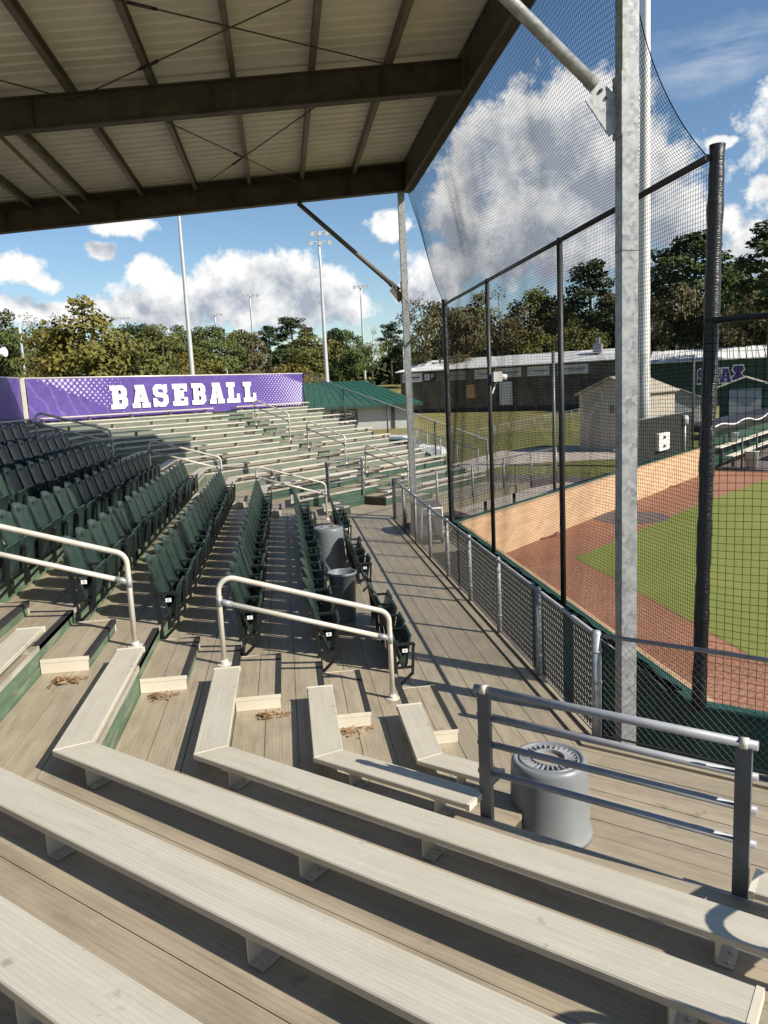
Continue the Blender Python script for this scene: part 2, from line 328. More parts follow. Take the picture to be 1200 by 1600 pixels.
def build_clouds():
    d = k.n('ShaderNodeTexCoord').outputs['Generated']; sp = k.n('ShaderNodeSeparateXYZ'); k.l(d, sp.inputs[0])
    az = k.math('ARCTAN2', sp.outputs[0], sp.outputs[1]); el = k.math('ARCSINE', sp.outputs[2])
    cb = k.n('ShaderNodeCombineXYZ'); k.l(az, cb.inputs[0]); k.l(el, cb.inputs[1]); p0 = cb.outputs[0]
    wn = k.noise(d, 9., 4, .6); wc = k.vmath('SUBTRACT', wn.outputs['Color'], (.5,.5,.5)); ws = k.vmath('MULTIPLY', wc.outputs[0], (.075,.060,0)); p = k.vmath('ADD', p0, ws.outputs[0]).outputs[0]
    def angles(x, y):
        c = CX*(x-600)+CD*(y-800)+CF*1200; return math.atan2(c.x, c.y), math.atan2(c.z, math.hypot(c.x, c.y))
    blobs = [(400,438,75,42),(480,455,85,50),(335,468,90,34),(540,475,40,32),(440,490,140,26),(150,490,190,18),(235,482,60,26),(30,430,30,20),(55,440,30,14),(190,358,60,16),(165,400,32,12),(245,438,32,24),(25,495,60,16),
             (880,200,110,70),(800,215,90,55),(960,255,110,60),(860,320,150,60),(760,260,70,55),(1015,260,70,55),(790,385,110,55),(910,390,120,50),(720,330,60,60),(1040,330,80,60),(690,420,50,40),
             (612,346,28,20),(660,455,36,28),(1195,290,26,26),(1190,385,60,42),(1105,345,50,34),(1140,215,24,9),(1260,300,50,50),(1330,180,120,70)]
    def cover(p):
        best = None
        for (x, y, wx, wy) in blobs:
            a, e = angles(x, y)
            s = k.vmath('SUBTRACT', p, (a, e, 0)); q = k.vmath('MULTIPLY', s.outputs[0], (1200/wx, 1200/wy, 0)); ln = k.vmath('LENGTH', q.outputs[0])
            v = k.math('SUBTRACT', 1.12, ln.outputs['Value'])
            best = v if best is None else k.math('SMOOTH_MAX', best, v, .25)
        return best
    best = cover(p); over = cover(k.vmath('ADD', p, (.012, .026, 0)).outputs[0])
    n1 = k.noise(d, 30., 11, .66); n1b = k.noise(d, 11., 5, .55)
    dens = k.math('ADD', best, k.math('MULTIPLY', k.math('SUBTRACT', n1.outputs[0], .5), 2.1))
    mask = k.ramp(dens, .02, .40)
    # thin streaks of high cloud
    mp = k.n('ShaderNodeMapping'); mp.inputs['Scale'].default_value = (3.5, 22., 1.); mp.inputs['Rotation'].default_value = (0,0,R(-8)); k.l(p0, mp.inputs[0]); n3 = k.noise(mp.outputs[0], 1.6, 6, .6)
    a, e = angles(1150, 80); s = k.vmath('SUBTRACT', p, (a, e, 0)); q = k.vmath('MULTIPLY', s.outputs[0], (1200/150, 1200/42, 0)); ln = k.vmath('LENGTH', q.outputs[0])
    cir = k.math('MULTIPLY', k.ramp(ln.outputs['Value'], 1.1, .2, 0, .55), k.ramp(n3.outputs[0], .35, .65))
    mask = k.math('MAXIMUM', mask, cir, clamp=True)
    # thick lumps catch the sun on their sun side, thick undersides are grey
    off = k.vmath('ADD', d, (.022, -.010, .030)); n2 = k.noise(off.outputs[0], 30., 11, .66); n2b = k.noise(off.outputs[0], 11., 5, .55)
    lit = k.math('ADD', k.math('MULTIPLY', k.math('SUBTRACT', n1.outputs[0], n2.outputs[0]), 1.5), k.math('MULTIPLY', k.math('SUBTRACT', n1b.outputs[0], n2b.outputs[0]), 1.8))
    lit = k.math('SUBTRACT', lit, k.math('MULTIPLY', k.ramp(over, -.05, .95, -.30, .55), 1.))
    f = k.ramp(lit, -.62, .22)
    cc = k.mixc(f, (4.4,4.9,5.8), (10.6,10.6,10.5))
    mx = k.mixc(mask, hs_.outputs[0], cc); k.l(mx, bg.inputs[0])
build_clouds()
sc.view_settings.view_transform = 'Standard'; sc.view_settings.look = 'None'; sc.view_settings.gamma = 1.; sc.view_settings.exposure = .62
sc.render.engine = 'CYCLES'
try: sc.cycles.max_bounces = 6; sc.cycles.transparent_max_bounces = 8; sc.cycles.use_denoising = True
except Exception: pass
# ================================================================== THE STAND
stand = thing('grandstand', 'tiered aluminium grandstand with tan plank decks and faded green risers', 'grandstand', (-2,13.6,G))
TA, TC, W0, W1 = 9.0, 8.62, .9, 2.6            # ends of the wings, wheelchair bay
def slab(mb, sec, o0, o1, t0, t1, z, th=.04):
    # t0, t1: numbers or functions of o
    f0 = t0 if callable(t0) else (lambda o: t0); f1 = t1 if callable(t1) else (lambda o: t1)
    ts = [(f0(o0),o0),(f1(o0),o0),(f1(o1),o1),(f0(o1),o1)]
    mb.hexa([P(sec,t,o,z-th) for t,o in ts]+[P(sec,t,o,z) for t,o in ts], [(t,o) for t,o in ts])
def planks(name, sec, o0, o1, t0, t1, z, n=3):
    mb = MB(); w = (o1-o0)/n
    for q in range(n): slab(mb, sec, o0+q*w+.003, o0+(q+1)*w-.003, t0, t1, z + (.0015 if q % 2 else 0))
    return mb.build(name, M['deck'], stand)
def riser(sec, o, t0, t1, z0, z1):
    mb = MB(); nb = max(1, round((z1-z0)/.14)); h = (z1-z0)/nb
    for q in range(nb): slab(mb, sec, o+.004, o+.026, t0, t1, z0+(q+1)*h-.003, h-.006)
    lip = MB(); slab(lip, sec, o-.012, o+.0025, t0, t1, z1+.0435, .046)
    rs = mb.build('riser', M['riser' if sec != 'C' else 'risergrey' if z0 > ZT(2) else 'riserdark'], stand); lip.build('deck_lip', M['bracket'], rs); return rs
for i in range(1, NT+1):
    o0, o1, z = OT(i), OT(i)+RUN, ZT(i)
    planks('tier_deck', 'B', o0, o1, near, far, z)
    riser('B', o0, near(o0)+.01, far(o0)-.01, ZT(i-1)-.04, z-.042)
    for sec, te in (('A', TA), ('C', TC)):
        mt = mitA if sec == 'A' else mit
        if i == 1:
            planks('tier_deck', sec, o0, o1, mt, W0, z); planks('tier_deck', sec, o0, o1, W1, te, z)
            riser(sec, o0, mt(o0)+.01, W0, ZT(0)-.04, z-.042); riser(sec, o0, W1, te, ZT(0)-.04, z-.042)
        else:
            planks('tier_deck', sec, o0, o1, mt, te, z)
            if i == 2:
                riser(sec, o0, mt(o0)+.01, W0, ZT(1)-.04, z-.042); riser(sec, o0, W1, te, ZT(1)-.04, z-.042); riser(sec, o0, W0+.004, W1-.004, ZT(0)-.04, z-.042)
            else: riser(sec, o0, mt(o0)+.01, te, ZT(i-1)-.04, z-.042)
planks('walkway_deck', 'B', -1.65, OT(1), near, far, WALK, 8)
for sec, te in (('A', TA), ('C', TC)):
    planks('walkway_deck', sec, -1.65, OT(1), mitA if sec == 'A' else mit, te, WALK, 8)
    planks('wheelchair_bay_deck', sec, OT(1), OT(2), W0, W1, WALK, 4)
    for t in (W0-.012, W1+.012):
        mb = MB(); slab(mb, sec, OT(1)+.03, OT(2)-.004, t-.01, t+.01, ZT(1)-.042, ZT(1)-.042-WALK+.03); mb.build('bay_side', M['steel'], stand)
for sec, a, b in (('A', mitA, TA), ('B', near, far), ('C', mit, TC)):
    planks('top_row_deck', sec, OT(11), OT(11)+.34, a, b, ZT(11), 1)
    riser(sec, OT(11), (a(OT(11))+.01), (b(OT(11))-.01 if callable(b) else b), ZT(10)-.04, ZT(11)-.042)
    # tan kick board along the field edge of the walkway
    mb = MB(); slab(mb, sec, -1.70, -1.655, a, b, WALK+.03, .22); slab(mb, sec, -1.60, -1.50, a, b, WALK+.028, .026); mb.build('kick_board', M['deck'], stand)
# under-structure: dark steel stringers below the decks so nothing floats
mb = MB()
for sec, ts in (('A', (.4,2.2,4.2,6.2,8.4)), ('B', (8.4,11.2,13.6,16.,18.8)), ('C', (.4,2.2,4.2,6.2,8.2))):
    for t in ts:
        mb.bar(P(sec,t,-1.5,WALK-.12), P(sec,t,.9,WALK-.12), .08, .14); mb.bar(P(sec,t,.9,ZT(1)-.42), P(sec,t,8.8,ZT(10)-.25), .08, .16)
        for o in (-1.3, 2., 5., 8.4): mb.bar(P(sec,t,o,G), P(sec,t,o,max(WALK-.15, WALK-.35+(o-.9)*.315)), .09, .09, Vector((1,0,0)))
mb.build('understructure', M['steel'], stand)
# half steps and black grip strips in the aisles
AIS = {'BN': ('B', 7.05, 8.22), 'BF': ('B', 18.96, 20.13), 'C': ('C', 3.3, 4.5)}
for key, (sec, ta, tb) in AIS.items():
    for i in range(1, NT+2):
        o, z = OT(i), ZT(i-1)
        wd = .43
        mb = MB(); slab(mb, sec, o-wd, o-wd/2-.003, ta, tb, z+.135, .03); slab(mb, sec, o-wd/2+.003, o-.002, ta, tb, z+.135, .03)
        st = mb.build('aisle_step', M['deck'], stand)
        mb = MB(); slab(mb, sec, o-wd+.012, o-wd+.03, ta+.02, tb-.02, z+.104, .10); mb.build('step_riser', M['riser'], st)
        mb = MB(); slab(mb, sec, o-wd-.004, o-wd+.052, ta-.002, tb+.002, z+.1395, .045); slab(mb, sec, o-.012, o+.05, ta-.002, tb+.002, ZT(i)+.006, .05); mb.build('grip_strip', M['nosing'], st)
        for te, sg in ((ta, -1), (tb, 1)):
            mb = MB(); slab(mb, sec, o-wd-.003, o-.004, te+sg*.004-.006, te+sg*.004+.006, z+.1385, .0365)
            slab(mb, sec, o-wd+.006, o-.004, te+sg*.006-.003, te+sg*.006+.003, z+.099, .096); mb.build('end_plate', M['cream'], st)
# ------------------------------------------------------------------ benches
SEC = [(.006,-.042),(.234,-.042),(.24,-.036),(.24,-.006),(.234,0),(.006,0),(0,-.006),(0,-.036)]
def bench(i, pieces, label, group):
    # pieces: [(sec, start, end)], start/end numbers or functions of o; joined at the mitres
    ob = RUN*(i-1); z = ZB(i); sec0 = pieces[0][0]
    val = lambda f, o: f(o) if callable(f) else f
    tm = val(pieces[0][1], ob); root = thing('bench', label, 'bench', P(sec0, tm, ob+.12, ZT(i)), group)
    mb = MB(); L = 0
    for sec, a, b in pieces:
        ln = abs(val(b, ob)-val(a, ob)); m = len(SEC)
        for q in range(m):
            (oa, za), (oc, zc) = SEC[q], SEC[(q+1) % m]
            pts = [P(sec,val(a,ob+oa),ob+oa,z+za), P(sec,val(b,ob+oa),ob+oa,z+za), P(sec,val(b,ob+oc),ob+oc,z+zc), P(sec,val(a,ob+oc),ob+oc,z+zc)]
            vv = (i*.5+oa, i*.5+oc); mb.face(pts, [(L+i*3.7,vv[0]),(L+ln+i*3.7,vv[0]),(L+ln+i*3.7,vv[1]),(L+i*3.7,vv[1])])
        L += ln
    seat = mb.build('seat_plank', M['bench'], root)
    if len(pieces) > 1:
        # the mitre joint: a thin pressed edge
        sec, a, b = pieces[1]; mb = MB()
        pts = [P(sec, val(a,ob+o), ob+o, z) for o in (.004, .236)]; mb.bar(pts[0]+Vector((0,0,.001)), pts[1]+Vector((0,0,.001)), .006, .003); mb.build('mitre_joint', M['cream'], seat)
    ends = [(pieces[0][0], pieces[0][1], -1 if val(pieces[0][2],ob) > val(pieces[0][1],ob) else 1), (pieces[-1][0], pieces[-1][2], 1 if val(pieces[-1][2],ob) > val(pieces[-1][1],ob) else -1)]
    for sec, e, sg in ends:
        if callable(e): continue
        mb = MB(); slab(mb, sec, ob-.003, ob+.243, min(e-sg*.022, e+sg*.006), max(e-sg*.022, e+sg*.006), z+.0025, .047); mb.build('end_cap', M['cream'], root)
    for sec, a, b in pieces:
        ta, tb = sorted((val(a,ob+.12), val(b,ob+.12))); n = max(2, int((tb-ta)/1.45)+1) if tb-ta > .7 else 1
        for q in range(n):
            t = ta + .28 + (tb-ta-.56)*(q/(n-1)) if n > 1 else (ta+tb)/2
            if abs(tb-ta) < .35: continue
            mb = MB(); zt = ZT(i) + (.004)
            slab(mb, sec, ob+.075, ob+.225, t-.004, t+.004, z-.043, z-.043-zt); slab(mb, sec, ob+.075, ob+.225, t+.004, t+.075, zt+.006, .006); slab(mb, sec, ob+.04, ob+.23, t-.03, t+.05, z-.0425, .006)
            for o in (.11, .19): mb.tube([P(sec,t+.045,ob+o,zt+.005), P(sec,t+.045,ob+o,zt+.016)], .012, 6)
            mb.build('bracket', M['bracket'], root)
g1 = 'benches of the near wing'; g2 = 'short benches beside the far aisle'; g3 = 'benches of the far wing'
for i in range(1, 12):
    tend = {1: .62, 2: W0-.03}.get(i, 2.87)
    row = ordw(i)
    bench(i, [('B', 7.07, near), ('A', mitA, tend)], {1: 'short bent aluminium bench, lowest row of the near wing, ending at the upturned can',
        2: 'bent aluminium bench, second row of the near wing, stopping at the grey guard rail post'}.get(i,
        'long bent aluminium bench of the near wing, %s row up from the front walkway' % row), g1)
    if i < 3: bench(i, [('A', W1+.0, 2.87)], 'stub of aluminium bench right of the grey guard rail, %s row up' % row, g1)
    bench(i, [('B', 20.11, far), ('C', mit, 3.3)], 'bent aluminium bench of the far wing left of its aisle, %s row up' % row, g3) if i > 2 else None
    if i < 3:
        bench(i, [('B', 20.11, far), ('C', mit, .62 if i == 1 else W0-.03)], 'short bent aluminium bench at the far aisle, %s row up' % row, g3)
        bench(i, [('C', W1+.03, 3.3)], 'stub of aluminium bench past the far guard rail, %s row up' % row, g3)
    bench(i, [('C', 4.5, 8.56)], 'straight aluminium bench of the far wing right of its aisle, %s row up' % row, g3)
# ------------------------------------------------------------------ aisle hand rails
def arc(a, b, c, r, n=6):
    # points of the path a-b-c with the corner b rounded
    a, b, c = Vector(a), Vector(b), Vector(c); u = (a-b).normalized(); v = (c-b).normalized(); ang = u.angle(v); t = r/math.tan(ang/2)
    p, q = b+u*t, b+v*t; ctr = b+(u+v).normalized()*(r/math.sin(ang/2)); out = []
    for i in range(n+1):
        f = i/n; x = ctr + ((p-ctr)*(math.sin((1-f)*(math.pi-ang))/math.sin(math.pi-ang)) + (q-ctr)*(math.sin(f*(math.pi-ang))/math.sin(math.pi-ang)))
        out.append(x)
    return out
def handrail(sec, t, lo, hi, label, group):
    oa, ob = OT(lo)+.13, OT(hi)+.13; za, zb = ZT(lo), ZT(hi)
    root = thing('aisle_handrail', label, 'handrail', P(sec,t,(oa+ob)/2,za), group); r = .027
    A0, A1, B1, B0 = P(sec,t,oa,za), P(sec,t,oa,za+.94), P(sec,t,ob,zb+.94), P(sec,t,ob,zb)
    pts = [A0] + arc(A0, A1, B1, .13) + arc(A1, B1, B0, .13) + [B0]
    mb = MB(); mb.tube(pts, r, 10); mb.build('top_rail', M['pipe'], root)
    mb = MB(); a, b = P(sec,t,oa,za+.66), P(sec,t,ob,zb+.66); d = (b-a).normalized(); mb.tube([a+d*.05, b-d*.05], r*.95, 10); mid = mb.build('mid_rail', M['pipe'], root)
    for p, s in ((a,1),(b,-1)):
        mb = MB(); mb.tube([p-Vector((0,0,.05)), p+Vector((0,0,.05))], r*1.22, 10); mb.tube([p+d*s*.02, p+d*s*.13], r*1.2, 10); mb.build('rail_tee', M['galv'], mid)
    for p in (A0, B0):
        mb = MB(); mb.tube([p, p+Vector((0,0,.05))], r*1.5, 10); mb.tube([p, p+Vector((0,0,.008))], .075, 10); mb.build('base_flange', M['pipe'], root)
for lo, hi, w_ in ((1,3,'lowest'),(4,6,'middle'),(7,9,'uppermost')):
    handrail('B', 7.65, lo, hi, '%s pale pipe handrail of the near aisle between benches and green chairs' % w_, 'pipe handrails in the aisles')
    handrail('B', 19.5, lo, hi, '%s pipe handrail of the far aisle at the end of the green chair rows' % w_, 'pipe handrails in the aisles')
    handrail('C', 3.98, lo, hi, '%s pipe handrail in the aisle of the far wing' % w_, 'pipe handrails in the aisles')
    handrail('A', 3.5, lo, hi, '%s pipe handrail of the near wing\'s own aisle' % w_, 'pipe handrails in the aisles')
# ------------------------------------------------------------------ guard rails of the wheelchair bays
def guard(sec, label):
    o = OT(2)-.045; z0 = ZT(2)-.2; root = thing('guard_rail', label, 'railing', P(sec,(W0+W1)/2,o,z0), 'grey guard rails of the wheelchair bays')
    ta, tb = W0+.0, W1-.08
    for t in (ta, tb):
        mb = MB(); mb.bar(P(sec,t,o,z0), P(sec,t,o,ZT(2)+.91), .045, .085, P(sec,1,0)-P(sec,0,0))
        mb.build('post', M['raildark'], root)
    for q, (h, r) in enumerate(((.92,.028),(.72,.023),(.52,.023),(.31,.023))):
        mb = MB(); mb.tube([P(sec,ta-.07,o-.035 if q else o,ZT(2)+h), P(sec,tb+.07,o-.035 if q else o,ZT(2)+h)], r, 10); rl = mb.build('rail', M['rail' if sec == 'A' else 'raildark'], root)  # far rails use the darker post colour to take away their sunlit brightness
        for t in (ta, tb):
            mb = MB(); mb.tube([P(sec,t-.022,o-.035 if q else o,ZT(2)+h), P(sec,t+.022,o-.035 if q else o,ZT(2)+h)], r*1.25, 10)
            if q: mb.bar(P(sec,t,o-.052,ZT(2)+h), P(sec,t,o-.052,ZT(2)+h+.09), .03, .012, P(sec,0,1)-P(sec,0,0))
            mb.build('clamp', M['pipe'], rl)
guard('A', 'grey four-bar guard rail in front of the benches beside the upturned can')
guard('C', 'four-bar guard rail standing in the far wing at the foot of its benches')
# ------------------------------------------------------------------ chairs
def chair_proto():
    H = {}
    def back():
        mb = MB(); nu, nv = 8, 9; F = []; B_ = []
        for v in range(nv+1):
            fv = v/nv; hw = .244 - .085*max(0,(fv-.78)/.22)**3 - .02*(1-fv); z = .43+.57*fv; x0 = .055-.15*fv - .02*fv*fv
            for u in range(nu+1):
                fu = 2*u/nu-1; x = x0+.035*fu*fu - .012*math.sin(fv*3.1); y = hw*fu; zz = z - (.05*abs(fu)**3 if v == nv else 0)
                F.append(Vector((x+.013,y,zz))); B_.append(Vector((x-.013,y,zz)))
        n = nu+1
        base = 0; mb.v = F+B_; m = len(F)
        def q(a,b,c,d,s=True): mb.f.append((a,b,c,d)); mb.uv.append(None); mb.sm.append(s)
        for v in range(nv):
            for u in range(nu):
                a = v*n+u; q(a,a+1,a+n+1,a+n); q(m+a+n,m+a+n+1,m+a+1,m+a)
        ring = [u for u in range(n)] + [v*n+nu for v in range(1,nv+1)] + [nv*n+u for u in range(nu-1,-1,-1)] + [v*n for v in range(nv-1,0,-1)]
        for a, b in zip(ring, ring[1:]+ring[:1]): q(a, m+a, m+b, b, False)
        return mb
    def slot():  # flat dark discs on both faces, the slot's shade painted on
        mb = MB(); c = Vector((-.0885+.003,0,.915)); 
        for dx in (.0165, -.0165):
            pts = [c+Vector((dx-.27*.024*math.sin(a)*1., .030*math.cos(a), .024*math.sin(a))) for a in [2*math.pi*q/14 for q in range(14)]]
            mb.face(pts)
        return mb
    def seat():
        prof = [(.085,.42),(.105,.345),(.14,.305),(.185,.31),(.212,.36),(.232,.47),(.262,.60),(.288,.665),(.283,.69),(.262,.68),(.235,.60),(.205,.50),(.15,.45)]
        prof = [(x*.80,z) for x,z in prof]; mb = MB()
        for a, b, s in ((-.215,.215,1.),(-.228,-.2151,.93),(.2151,.228,.93)):
            pr = [(.16+(x-.16)*s, .48+(z-.48)*s) for x,z in prof]
            mb.prism(pr, lambda x,z,a=a: (x,a,z), lambda x,z,b=b: (x,b,z))
        mb.tube([(.228,-.2,.678),(.228,.2,.678)], .013, 6)
        return mb
    def arm(y):
        mb = MB(); pts = [(.0,.600),(.21,.600),(.238,.588),(.246,.602),(.232,.622),(.0,.627)]
        mb.prism(pts, lambda x,z: (x,y-.024,z), lambda x,z: (x,y+.024,z)); return mb
    def std(y):
        mb = MB(); X = Vector((1,0,0))
        mb.bar((.018,y,.06),(-.01,y,.60),.03,.045,X); mb.bar((.02,y,.09),(.20,y,.26),.026,.03); mb.bar((.20,y,.245),(.222,y,.60),.028,.03,X)
        mb.bar((.0,y,.335),(.205,y,.335),.022,.026); mb.bar((-.012,y,.58),(-.055,y,.84),.02,.035,X); mb.box((.004,y-.05,.05),(.016,y+.05,.17)); return mb
    H['back'] = back().mesh('backrest', M['chair']); H['slot'] = slot().mesh('painted_slot', M['hole'], fix=False); H['seat'] = seat().mesh('seat', M['chair'])
    H['arm0'] = arm(-.27).mesh('armrest', M['iron']); H['std0'] = std(-.27).mesh('standard', M['iron']); H['arm1'] = arm(.27).mesh('armrest', M['iron']); H['std1'] = std(.27).mesh('standard', M['iron'])
    mb = MB(); mb.box((.090,-.292,.52),(.150,-.288,.562)); H['plate'] = mb.mesh('row_plate', M['white'])
    return H
CH = chair_proto()
def obj(name, me, parent):
    o = bpy.data.objects.new(name, me); COL.objects.link(o); o.parent = parent; return o
def letters(txt, size, mat_, depth=.001):
    cu = bpy.data.curves.new('txt', 'FONT'); cu.body = txt; cu.size = size; cu.align_x = 'CENTER'; cu.align_y = 'CENTER'; cu.extrude = depth
    o = bpy.data.objects.new('txt', cu); COL.objects.link(o); bpy.context.view_layer.update()
    me = bpy.data.meshes.new_from_object(o.evaluated_get(bpy.context.evaluated_depsgraph_get())); bpy.data.objects.remove(o); me.materials.clear(); me.materials.append(mat_); return me
LET = 'ABCDEFGHJ'
CR = random.Random(3)
def place_chair(i, y, label, end0=False, end1=False, let=None):
    c = thing('stadium_chair', label, 'chair', (1.15-OT(i), y, ZT(i-1)), 'green folding stadium chairs')
    b = obj('backrest', CH['back'], c); obj('painted_slot', CH['slot'], b); s = obj('seat', CH['seat'], c)
    a = R(CR.uniform(-3,2.5)); s.rotation_euler = (0,a,0); s.location = (.02*math.sin(a)*0, 0, 0)
    obj('armrest', CH['arm0'], c); st = obj('standard', CH['std0'], c)
    if let:
        pl = obj('row_plate', CH['plate'], c); l = obj('plate_letter', LETM[let], pl); l.location = (.120,-.2925,.541); l.rotation_euler = (R(90),0,0)
    if end1: obj('armrest', CH['arm1'], c); obj('standard', CH['std1'], c)
LETM = {c: letters(c, .04, M['black'], .0004) for c in LET}
PITCH = .57
NROW = 9
for i in range(1, NROW+1):
    let = LET[i-1]
    if i == 1:
        for g_, (y0, n) in enumerate(((8.62,4),(12.90,4),(16.72,4))):
            for q in range(n): place_chair(1, y0+q*PITCH, 'green folding chair of the lowest row, %s in the %s cluster from the near aisle' % (ordw(q+1), ordw(g_+1)), q == 0, q == n-1, let if q == 0 else None)
    else:
        for q in range(18): place_chair(i, 8.62+q*PITCH, 'green folding stadium chair, %s from the near aisle in the %s row up' % (ordw(q+1), ordw(i)), q == 0, q == 17, let if q == 0 else None)
# ================================================================== CHAIN-LINK FENCES
def chainlink(mb, p0, p1, h0, h1, p=.036, r=.0021, n=3):
    # woven wires between the base line p0-p1 and the top line (base raised by h0 .. h1)
    p0, p1 = Vector(p0), Vector(p1); L = (p1-p0).length; u = (p1-p0)/L; N = int(L/p)
    for q in range(N):
        pts = []; hh = h0+(h1-h0)*(q*p/L); J = max(2, int(hh/p))
        for j in range(J+1):
            x = min(L, q*p + ((j+q) % 2)*p); pts.append(p0+u*x+Vector((0,0,j*hh/J)))
        mb.tube(pts, r, n, cap=False, smooth=False)
def fence(root, p0, p1, h, npost, mesh_p=.036, r=.0021, post_r=.036, ends=(True,True), h1=None, postmat=None):
    h1 = h if h1 is None else h1; p0, p1 = Vector(p0), Vector(p1)
    mb = MB(); mb.tube([p0+Vector((0,0,h)), p1+Vector((0,0,h1))], .022, 8); mb.build('top_rail', M['rail'], root)
    mb = MB(); mb.tube([p0+Vector((0,0,.05)), p1+Vector((0,0,.05))], .012, 6); mb.build('tension_wire', M['chain'], root)
    for q in range(npost+1):
        if (q == 0 and not ends[0]) or (q == npost and not ends[1]): continue
        f = q/npost; b = p0.lerp(p1, f); hh = h+(h1-h)*f; rr = post_r*(1.35 if q in (0,npost) else 1.)
        mb = MB(); mb.tube([b-Vector((0,0,.15)), b+Vector((0,0,hh+.02))], rr, 10)
        mb.lathe(b+Vector((0,0,hh+.02)), [(rr,0),(rr*.8,.02),(.001,.03)], 10)
        for z in (.25,.55,.85): mb.tube([b+Vector((0,0,z*hh-.012)), b+Vector((0,0,z*hh+.012))], rr*1.15, 10)
        mb.build('post', postmat or M['galv'], root)
    mb = MB(); chainlink(mb, p0+Vector((0,0,.03)), p1+Vector((0,0,.03)), h-.03, h1-.03, mesh_p, r); mb.build('wire_mesh', M['chain'], root, fix=False)
c0, c1 = P('B', near(-1.68), -1.68, WALK+.02), P('B', far(-1.68), -1.68, WALK+.02)
f = thing('chain_link_fence', 'chain-link fence along the field edge of the front walkway, straight ahead past the green chairs', 'fence', c0, 'chain-link fences round the front walkway'); fence(f, c0, c1, 1.06, 8)
f = thing('chain_link_fence', 'chain-link fence running right from the corner post behind the near grey guard rail', 'fence', c0+Vector((.06,-.06,0)), 'chain-link fences round the front walkway'); fence(f, P('A',mitA(-1.68)+.07,-1.68,WALK+.02), P('A',8.,-1.68,WALK+.02), 1.06, 4, ends=(False,True))
f = thing('chain_link_fence', 'chain-link fence along the front of the far wing beyond the far corner', 'fence', c1+Vector((.07,.07,0)), 'chain-link fences round the front walkway'); fence(f, c1+Vector((.07,.07,0)), P('C',10.8,-1.68,WALK+.02), 1.04, 5, ends=(False,True), mesh_p=.045, r=.0024)
# stepped guard fence closing the end of the far wing
f = thing('guard_fence', 'sloping chain-link guard fence going down the open end of the far wing', 'fence', P('C',8.66,4,ZT(5)))
pa, pb = P('C',8.66,8.92,ZT(10)-.2), P('C',8.66,.05,ZT(0)-.1)
mb = MB(); mb.tube([P('C',8.66,8.92,.86), P('C',8.66,.0,-1.97)], .024, 8); mb.build('top_rail', M['rail'], f)
for o in (8.92,6.7,4.5,2.25,0.):
    zt = .86-(8.92-o)*.3173; mb = MB(); mb.tube([P('C',8.66,o,zt-1.75), P('C',8.66,o,zt+.01)], .03, 8); mb.build('post', M['raildark'], f)
mb = MB(); chainlink(mb, P('C',8.66,8.9,-.72), P('C',8.66,.0,-3.55), 1.55, 1.55, .05, .0026); mb.build('wire_mesh', M['chain'], f, fix=False)
# ================================================================== BACKSTOP WALL AND NET
XW = 4.27; YN, YF = near(-3.12), 19.81; ZW = -3.58
def W(sec, t, d, z):   # along the wall; d = towards the field
    return P(sec, t, -3.12-d, z)
def wnear(d): return near(-3.12-d)
def wfar(d): return YF - T22*d
wall = thing('backstop_wall', 'low backstop wall, tan brick on the field side, dark green boarding towards the stand', 'wall', (XW,13.6,G))
def wallpiece(mb, sec, t0, t1, d0, d1, z0, z1, uv=True):
    f0 = t0 if callable(t0) else (lambda d: t0); f1 = t1 if callable(t1) else (lambda d: t1)
    c = [W(sec,f0(d0),d0,z0),W(sec,f1(d0),d0,z0),W(sec,f1(d1),d1,z0),W(sec,f0(d1),d1,z0)]; c += [p+Vector((0,0,z1-z0)) for p in c]
    n = len(mb.v); mb.hexa(c)
    if uv:
        # uv on the two long faces
        L0, L1 = f0(d1), f1(d1)
        for idx, face in ((-4,None),(-2,None)): mb.uv[idx] = [(L0,z0),(L1,z0),(L1,z1),(L0,z1)] if idx == -4 else [(L1,z0),(L0,z0),(L0,z1),(L1,z1)]
        mb.uv[-5] = [(L0,0),(L1,0),(L1,.3),(L0,.3)]
def mA(d): return mitA(-3.12-d)
def mC(d): return T22*d
for sec, a, b in (('B', wnear, wfar), ('A', mA, 26.), ('C', mC, 25.)):
    mb = MB(); wallpiece(mb, sec, a, b, .10, .34, G-.2, ZW-(.06 if sec != 'C' else .005)); mb.build('brick_face', M['brick'], wall)
    mb = MB(); wallpiece(mb, sec, a, b, -.03, .09, G-.2, ZW, False); mb.build('green_boarding', M['greenwall'], wall)
    mb = MB(); wallpiece(mb, sec, a, b, -.05, .13 if sec != 'C' else .02, ZW+.004, ZW+(.045 if sec != 'C' else .02), False); mb.build('wall_cap', M['greenroof'], wall)
# net gear
bs = thing('backstop_net', 'tall black net on black poles between walkway and field, pulled up to the roof edge', 'net', (XW,13.6,ZW))
ZR = 2.08; NY = [YN, 11.52, 15.66, YF]
for q, y in enumerate(NY):
    mb = MB(); r_ = .074 if q in (0,3) else .045
    if q in (0,3):
        n = 60; mb.tube([(XW+(.09 if q == 0 else 0)*j/n,y,ZW+(ZR+.12-ZW)*j/n) for j in range(n+1)], [r_*(1+.05*math.sin(j*1.9)+.05*math.sin(j*.73+q)) for j in range(n+1)], 12); mat_ = M['padding']
    else: mb.tube([(XW,y,ZW),(XW,y,ZR+.04)], r_, 12); mat_ = M['black']
    mb.build('net_pole', mat_, bs)
mb = MB(); mb.tube([(XW,YN,ZR),(XW,YF,ZR)], .036, 10); mb.build('top_rail', M['black'], bs)
mb = MB(); a, b = Vector((XW,YN,.53)), W('A', 17., 0, .53); mb.tube([a,b], .034, 10); mb.build('side_rail', M['black'], bs)
